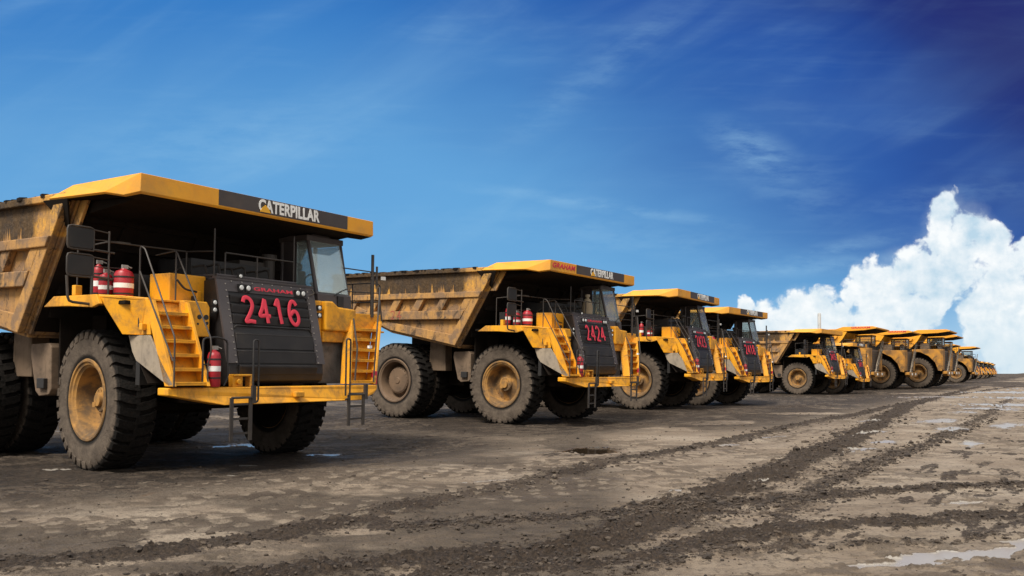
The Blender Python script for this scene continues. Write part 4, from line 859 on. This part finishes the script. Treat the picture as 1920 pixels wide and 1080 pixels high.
def ground_fields(X, Y):
    dist = np.hypot(X, Y); near = 1 - sstep(45, 160, dist)
    # ground follows the stance of the parked trucks
    wsum = np.full(X.shape, .25); zsum = np.zeros(X.shape)
    for (tx, ty, ta, tz, tt) in TP:
        xl = (X - tx) * math.cos(ta) + (Y - ty) * math.sin(ta); yl = -(X - tx) * math.sin(ta) + (Y - ty) * math.cos(ta)
        wt = np.exp(-((xl + 2.3) / 4.6) ** 4 - (yl / 3.8) ** 4) * 6
        zsum += wt * (tz - tt * np.clip(xl, -7, 3)); wsum += wt
    z = zsum / wsum
    und = fbm(X, Y, .22, 3, 11) - .5; mid_ = fbm(X, Y, 1.1, 4, 23) - .5; fine = fbm(X, Y, 6.5, 3, 37) - .5; xf = fbm(X, Y, 22, 2, 41) - .5
    occ = np.clip((wsum - .25) / 6, 0, 1)
    z = z + und * .10 * (1 - occ) + near * (mid_ * .045 + fine * .022 + xf * .008)
    mud = np.zeros(X.shape); ridge = np.zeros(X.shape); edge_n = fbm(X, Y, 3.2, 4, 51) - .5; clump = fbm(X, Y, 15, 3, 61)
    sel = dist < 130
    for (pts, hw, hh, dk_) in TRACKS:
        xs = np.array([q[0] for q in pts]); ys = np.array([q[1] for q in pts])
        m_ = sel & (X > xs.min() - 2) & (X < xs.max() + 2) & (Y > ys.min() - 2) & (Y < ys.max() + 2)
        if not m_.any(): continue
        d, al, sg = polydist(X[m_], Y[m_], pts)
        d = d + edge_n[m_] * .55 + (clump[m_] - .5) * .16 + (fbm(al, al * 0 + 3, .8, 2, 71) - .5) * .16
        t = 1 - sstep(hw * .55, hw * 1.25, d); sc_ = (1 - sstep(hw, hw * 2.6, d)) * sstep(.56, .68, clump[m_])
        q = np.maximum(t * (.45 + .75 * clump[m_]), sc_ * .6) * dk_; mud[m_] = np.maximum(mud[m_], q)
        ridge[m_] = np.maximum(ridge[m_], t * hh * (.25 + .85 * clump[m_]) + sc_ * hh * .3)
    z = z + ridge * near + np.maximum(ridge - .01, 0) * (xf * .7 + fine * .9)
    pr = np.zeros(X.shape)
    for (pts, hw) in PRINTS:
        m_ = dist < 60
        if not m_.any(): continue
        d, al, sg = polydist(X[m_], Y[m_], pts)
        s_ = sg + .06 * np.sin(al * 1.3); inside = 1 - sstep(hw * .9, hw * 1.15, d)
        row = np.abs(s_) / hw; ph = al * 2.3 + row * .25 + np.where(s_ > 0, .5, 0)
        lug = sstep(.24, .34, np.abs(ph - np.floor(ph) - .5) + (clump[m_] - .5) * .35) * sstep(.10, .2, row) * (1 - sstep(.85, 1.0, row))
        brk = sstep(.30, .46, fbm(X[m_], Y[m_], .9, 3, 91)); pr[m_] = np.where(inside * brk > .02, inside * brk * (lug * 1.5 - .5), pr[m_])
    z = z - pr * .010 * near
    wet = np.zeros(X.shape); wn = fbm(X, Y, 2.6, 4, 101) - .5; wn2 = fbm(X, Y, 9, 3, 103) - .5
    for (wx, wy, rx, ry, an, dp) in WET:
        m_ = (np.abs(X - wx) < 2.2 * max(rx, ry)) & (np.abs(Y - wy) < 2.2 * max(rx, ry))
        if not m_.any(): continue
        ax = (X[m_] - wx) * math.cos(an) + (Y[m_] - wy) * math.sin(an); ay = -(X[m_] - wx) * math.sin(an) + (Y[m_] - wy) * math.cos(an)
        nf = .30 if abs(wx - .28) < .01 else 1.0; rr_ = np.hypot(ax / rx, ay / ry) + (wn[m_] * 1.5 + wn2[m_] * 1.3) * nf
        wet[m_] = np.maximum(wet[m_], (1 - sstep(.60, 1.05, rr_)) * dp)
    rx_ = X * math.cos(1.02) + Y * math.sin(1.02); ry_ = -X * math.sin(1.02) + Y * math.cos(1.02)
    spk = fbm(rx_ * .45, ry_ * 1.6, 2.2, 5, 131, .62); zone = fbm(X, Y, .28, 3, 141)
    loose = sstep(.55, .66, spk) * sstep(.40, .62, zone) * .55
    mud = np.maximum(mud, loose); z = z + loose * .02 * near * (.4 + clump)
    cr = fbm(X, Y * 1.35, 3.4, 4, 171, .6); crust = sstep(.50, .60, cr) * sstep(.36, .58, fbm(X, Y, .5, 3, 181)); z = z + crust * (.010 + .020 * clump) * near + (fbm(X, Y, 34, 2, 191) - .5) * .010 * near
    rut = fbm(rx_ * .16, ry_ * 2.4, 1.6, 3, 161) - .5; z = z + rut * .035 * near
    flat = sstep(.2, .6, wet)
    base_ = zsum / wsum + und * .10 * (1 - occ)
    z = z * (1 - flat) + (base_ - .018) * flat
    mud = mud * (1 - flat * .6)
    # churned dark earth round the parked trucks, contact shade painted in beneath them
    soil_shade = np.clip(occ * 1.3, 0, 1)
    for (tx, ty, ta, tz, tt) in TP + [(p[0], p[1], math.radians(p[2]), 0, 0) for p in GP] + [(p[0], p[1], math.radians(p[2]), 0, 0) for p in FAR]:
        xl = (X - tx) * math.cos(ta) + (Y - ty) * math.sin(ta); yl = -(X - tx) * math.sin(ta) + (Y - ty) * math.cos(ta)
        soil_shade = np.maximum(soil_shade, np.exp(-(np.maximum(xl + 1.2, (xl + 1.2) * -.7) / 7.2) ** 4 - (yl / 8.0) ** 4))
    soil_shade = soil_shade * sstep(.22, .55, fbm(X, Y, .9, 4, 111) + soil_shade * .38)
    soil_shade = np.maximum(soil_shade, .72 * sstep(24, 60, dist) * sstep(.34, .56, fbm(X, Y, .12, 4, 121)) * (1 - sstep(.34, .44, X / np.maximum(Y, 1)) * (1 - sstep(60, 130, dist))))
    px_ = (X + 1.5) * .88 - (Y - 30) * .475
    soil_shade = np.maximum(soil_shade, sstep(19, 30, dist) * np.exp(-(np.maximum(px_ - 1, 0) / 8.5) ** 3) * sstep(.30, .52, fbm(X, Y, .4, 4, 201) + .06) * .95)
    soil_shade = np.maximum(soil_shade, .62 * sstep(2.5, -3.0, X) * sstep(17, 12, Y) * sstep(0, 5, Y) * sstep(.36, .60, fbm(X * .6, Y * 1.6, .9, 5, 211)))
    soil_shade = np.maximum(soil_shade, .6 * sstep(.46, .60, fbm(X, Y, .35, 4, 151)) * sstep(.8, .2, X * .35 + .2) )
    return z, mud, wet, pr, soil_shade, crust * (1 - flat)
def build_ground():
    az = np.concatenate([np.linspace(-42, 36, 980), np.linspace(36, 318, 150)[1:-1]]) ; az = np.radians(az)
    rr_ = np.concatenate([[.5, 1.2, 2.2, 3.2, 4.0], np.exp(np.linspace(math.log(4.8), math.log(48), 760)), np.exp(np.linspace(math.log(49), math.log(4500), 190))])
    A, Rr = np.meshgrid(az, rr_, indexing='ij'); X = np.sin(A) * Rr; Y = np.cos(A) * Rr
    z, mud, wet, pr, soil_shade, crust = ground_fields(X, Y)
    na, nr = X.shape; co = np.stack([X, Y, z], -1).reshape(-1, 3)
    i = np.arange(na); j = np.arange(nr - 1); I_, J = np.meshgrid(i, j, indexing='ij'); I2 = (I_ + 1) % na
    f_ = np.stack([I_ * nr + J, I_ * nr + J + 1, I2 * nr + J + 1, I2 * nr + J], -1).reshape(-1, 4)
    # centre vertex closes the sheet
    me = bpy.data.meshes.new('ground'); nv = len(co) + 1; cap = np.stack([i * nr, (i + 1) % na * nr, np.full(na, nv - 1)], -1)
    me.vertices.add(nv); me.vertices.foreach_set('co', np.vstack([co, [[0, 0, float(z[0, 0])]]]).ravel())
    nl = f_.size + cap.size; me.loops.add(nl); me.loops.foreach_set('vertex_index', np.concatenate([f_[:, ::-1].ravel(), cap.ravel()][::1]).astype(np.int32))
    me.polygons.add(len(f_) + len(cap)); st = np.concatenate([np.arange(len(f_)) * 4, f_.size + np.arange(len(cap)) * 3])
    me.polygons.foreach_set('loop_start', st.astype(np.int32)); me.polygons.foreach_set('use_smooth', np.ones(len(st), bool))
    me.update(calc_edges=True); me.validate()
    pale_glint = np.where(np.hypot(X - .1, Y - 19.3) > 2.0, 1.0, 0.0)  # patches where a pale colour stands for reflected white sky
    for nm, a in (('mud', mud), ('wet', wet), ('print', pr), ('soil_shade', soil_shade), ('pale_glint', pale_glint), ('crust', crust)):
        at = me.attributes.new(nm, 'FLOAT', 'POINT'); at.data.foreach_set('value', np.append(a.ravel(), 0).astype(np.float32))
    o = bpy.data.objects.new('ground', me); COL.objects.link(o); o['kind'] = 'structure'
    return o
G_ = build_ground()
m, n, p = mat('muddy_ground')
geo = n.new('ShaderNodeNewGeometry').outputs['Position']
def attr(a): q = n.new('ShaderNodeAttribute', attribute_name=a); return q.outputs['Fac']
am, aw, ap, as_ = attr('mud'), attr('wet'), attr('print'), attr('soil_shade')
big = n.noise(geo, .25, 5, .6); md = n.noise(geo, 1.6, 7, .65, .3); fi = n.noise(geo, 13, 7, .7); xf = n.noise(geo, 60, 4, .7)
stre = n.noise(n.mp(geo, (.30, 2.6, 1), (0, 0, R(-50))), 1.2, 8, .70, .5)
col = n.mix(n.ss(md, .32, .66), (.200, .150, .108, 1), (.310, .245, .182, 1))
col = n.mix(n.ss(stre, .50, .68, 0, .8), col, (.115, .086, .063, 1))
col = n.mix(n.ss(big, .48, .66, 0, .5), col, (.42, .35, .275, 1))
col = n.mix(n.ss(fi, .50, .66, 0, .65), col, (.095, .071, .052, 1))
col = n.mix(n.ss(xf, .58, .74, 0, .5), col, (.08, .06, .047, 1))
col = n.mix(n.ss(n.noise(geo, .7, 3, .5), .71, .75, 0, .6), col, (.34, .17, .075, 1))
col = n.mix(n.m('MULTIPLY', n.ss(n.m('ADD', as_, n.m('MULTIPLY', n.m('SUBTRACT', md, .5), .8)), .22, .80), .93), col, n.mix(n.ss(n.m('ADD', fi, n.m('MULTIPLY', n.m('SUBTRACT', md, .5), .5)), .4, .66), (.010, .0065, .0045, 1), (.058, .040, .028, 1)))  # dark earth colour, with the trucks' contact shade painted into it
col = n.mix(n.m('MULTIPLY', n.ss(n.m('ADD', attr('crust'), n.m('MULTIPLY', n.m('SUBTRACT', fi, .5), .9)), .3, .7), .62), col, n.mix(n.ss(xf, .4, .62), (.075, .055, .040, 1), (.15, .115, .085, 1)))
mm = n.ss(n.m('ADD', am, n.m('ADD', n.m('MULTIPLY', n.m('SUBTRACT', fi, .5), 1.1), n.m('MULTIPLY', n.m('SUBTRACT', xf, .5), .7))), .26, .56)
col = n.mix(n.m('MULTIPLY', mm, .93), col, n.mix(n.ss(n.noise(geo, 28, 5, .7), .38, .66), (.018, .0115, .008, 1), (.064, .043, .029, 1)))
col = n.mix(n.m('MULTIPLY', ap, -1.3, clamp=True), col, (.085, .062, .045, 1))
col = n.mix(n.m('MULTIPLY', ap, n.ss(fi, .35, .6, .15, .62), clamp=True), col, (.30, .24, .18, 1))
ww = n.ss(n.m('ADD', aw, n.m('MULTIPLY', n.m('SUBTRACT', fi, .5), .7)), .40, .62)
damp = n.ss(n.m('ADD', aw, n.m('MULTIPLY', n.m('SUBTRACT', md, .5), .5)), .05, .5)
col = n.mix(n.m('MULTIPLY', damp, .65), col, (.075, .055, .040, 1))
col = n.mix(n.m('MULTIPLY', ww, n.m('SUBTRACT', 1.0, attr('pale_glint'))), col, (.035, .024, .015, 1))
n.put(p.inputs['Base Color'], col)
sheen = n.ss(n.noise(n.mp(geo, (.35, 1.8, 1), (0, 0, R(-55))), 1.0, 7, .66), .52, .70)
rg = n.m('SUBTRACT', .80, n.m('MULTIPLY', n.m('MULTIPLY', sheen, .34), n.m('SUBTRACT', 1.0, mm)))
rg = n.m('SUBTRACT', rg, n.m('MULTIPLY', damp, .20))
n.put(p.inputs['Roughness'], n.mix(ww, rg, n.mix(attr('pale_glint'), (.05, .05, .05, 1), (.26, .26, .26, 1))))
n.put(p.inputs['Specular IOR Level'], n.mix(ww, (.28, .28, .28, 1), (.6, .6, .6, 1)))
pale_glint = n.m('MULTIPLY', ww, attr('pale_glint')); n.put(p.inputs['Base Color'], n.mix(n.m('MULTIPLY', pale_glint, .62), col, (.40, .37, .33, 1)))  # reflection of a white sky painted into the water colour
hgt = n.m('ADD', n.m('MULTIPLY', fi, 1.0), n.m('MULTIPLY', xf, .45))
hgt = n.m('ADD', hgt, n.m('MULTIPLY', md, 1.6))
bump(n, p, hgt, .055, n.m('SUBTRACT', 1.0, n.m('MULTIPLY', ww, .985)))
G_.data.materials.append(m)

# clods of mud scattered along the tracks and between them
rng = np.random.default_rng(4); N = 9000
cx, cy, cs = [], [], []
for (pts, hw, hh, dk_) in TRACKS:
    pp = np.array(pts); seg = np.hypot(*(pp[1:] - pp[:-1]).T); wgt = seg / np.maximum(9, np.hypot(*pp[:-1].T)) ** 1.4; wgt /= wgt.sum()
    k_ = int(2600 * (hw / .45)); si = rng.choice(len(seg), k_, p=wgt); t = rng.random(k_)[:, None]
    q = pp[si] * (1 - t) + pp[si + 1] * t; dirn = (pp[si + 1] - pp[si]) / seg[si][:, None]; off_ = rng.normal(0, hw * .85, k_)
    cx.append(q[:, 0] - dirn[:, 1] * off_); cy.append(q[:, 1] + dirn[:, 0] * off_); cs.append(rng.gamma(1.6, .007, k_) + .006)
k_ = 3200; a_ = np.radians(rng.uniform(-38, 30, k_)); r_ = 6 * np.exp(rng.random(k_) * math.log(7)); cx.append(np.sin(a_) * r_); cy.append(np.cos(a_) * r_); cs.append(rng.gamma(1.2, .005, k_) + .004)
cx, cy, cs = map(np.concatenate, (cx, cy, cs)); cs = np.clip(cs, .006, .06) * np.clip(np.hypot(cx, cy) / 12, .8, 1.6)
ok = np.hypot(cx, cy) > 5.2; cx, cy, cs = cx[ok], cy[ok], cs[ok]
cz, _, cw, _, _, _ = ground_fields(cx, cy); ok = cw < .1; cx, cy, cs, cz = cx[ok], cy[ok], cs[ok], cz[ok]
bm = bmesh.new(); bmesh.ops.create_icosphere(bm, subdivisions=1, radius=1); iv = np.array([v_.co[:] for v_ in bm.verts]); ifc = np.array([[v_.index for v_ in f_.verts] for f_ in bm.faces]); bm.free()
N = len(cx); sc = cs[:, None, None] * (1 + rng.uniform(-.3, .3, (N, len(iv), 1))); an = rng.uniform(0, 2 * PI, N)
vv = iv[None] * sc * np.array([1.25, .9, .62]); c_, s_ = np.cos(an)[:, None], np.sin(an)[:, None]
vx = vv[..., 0] * c_ - vv[..., 1] * s_ + cx[:, None]; vy = vv[..., 0] * s_ + vv[..., 1] * c_ + cy[:, None]; vz = vv[..., 2] + cz[:, None] + cs[:, None] * .25
co = np.stack([vx, vy, vz], -1).reshape(-1, 3); fc = (ifc[None] + (np.arange(N) * len(iv))[:, None, None]).reshape(-1, 3)
me = bpy.data.meshes.new('mud_clods'); me.from_pydata(co.tolist(), [], fc.tolist()); me.update()
mc, n, p = mat('clod_soil'); gp_ = n.new('ShaderNodeNewGeometry').outputs['Position']
n.put(p.inputs['Base Color'], n.mix(n.ss(n.noise(gp_, 3.0, 5, .7), .4, .62), (.028, .020, .015, 1), (.085, .063, .046, 1))); p.inputs['Roughness'].default_value = .9
bump(n, p, n.noise(gp_, 70, 3, .7), .01); me.materials.append(mc)
o = bpy.data.objects.new('mud_clods', me); COL.objects.link(o); o['kind'] = 'stuff'; o['label'] = 'dark clods of mud strewn along the wheel tracks'; o['category'] = 'mud clods'

# low spoil bank on the right horizon
xs = np.linspace(0, 1, 60); b = MB(); rings = []
for i, t in enumerate(xs):
    X0 = 205 + t * 190; Y0 = 430 - t * 30; h_ = 3.2 * math.sin(PI * min(1, t * 1.05 + .02)) ** .6 * (.75 + .4 * random.random()) if t < .95 else .2
    rings.append([(X0, Y0 - 14, -1), (X0, Y0 - 6, h_ * .6), (X0, Y0, h_), (X0, Y0 + 9, h_ * .5), (X0, Y0 + 18, -1)])
vs = [q for r__ in rings for q in r__]; b.add(vs, [(i * 5 + j, (i + 1) * 5 + j, (i + 1) * 5 + j + 1, i * 5 + j + 1) for i in range(59) for j in range(4)])
o = b.build('earth_bank', mc, None, smooth=True); o['kind'] = 'structure'
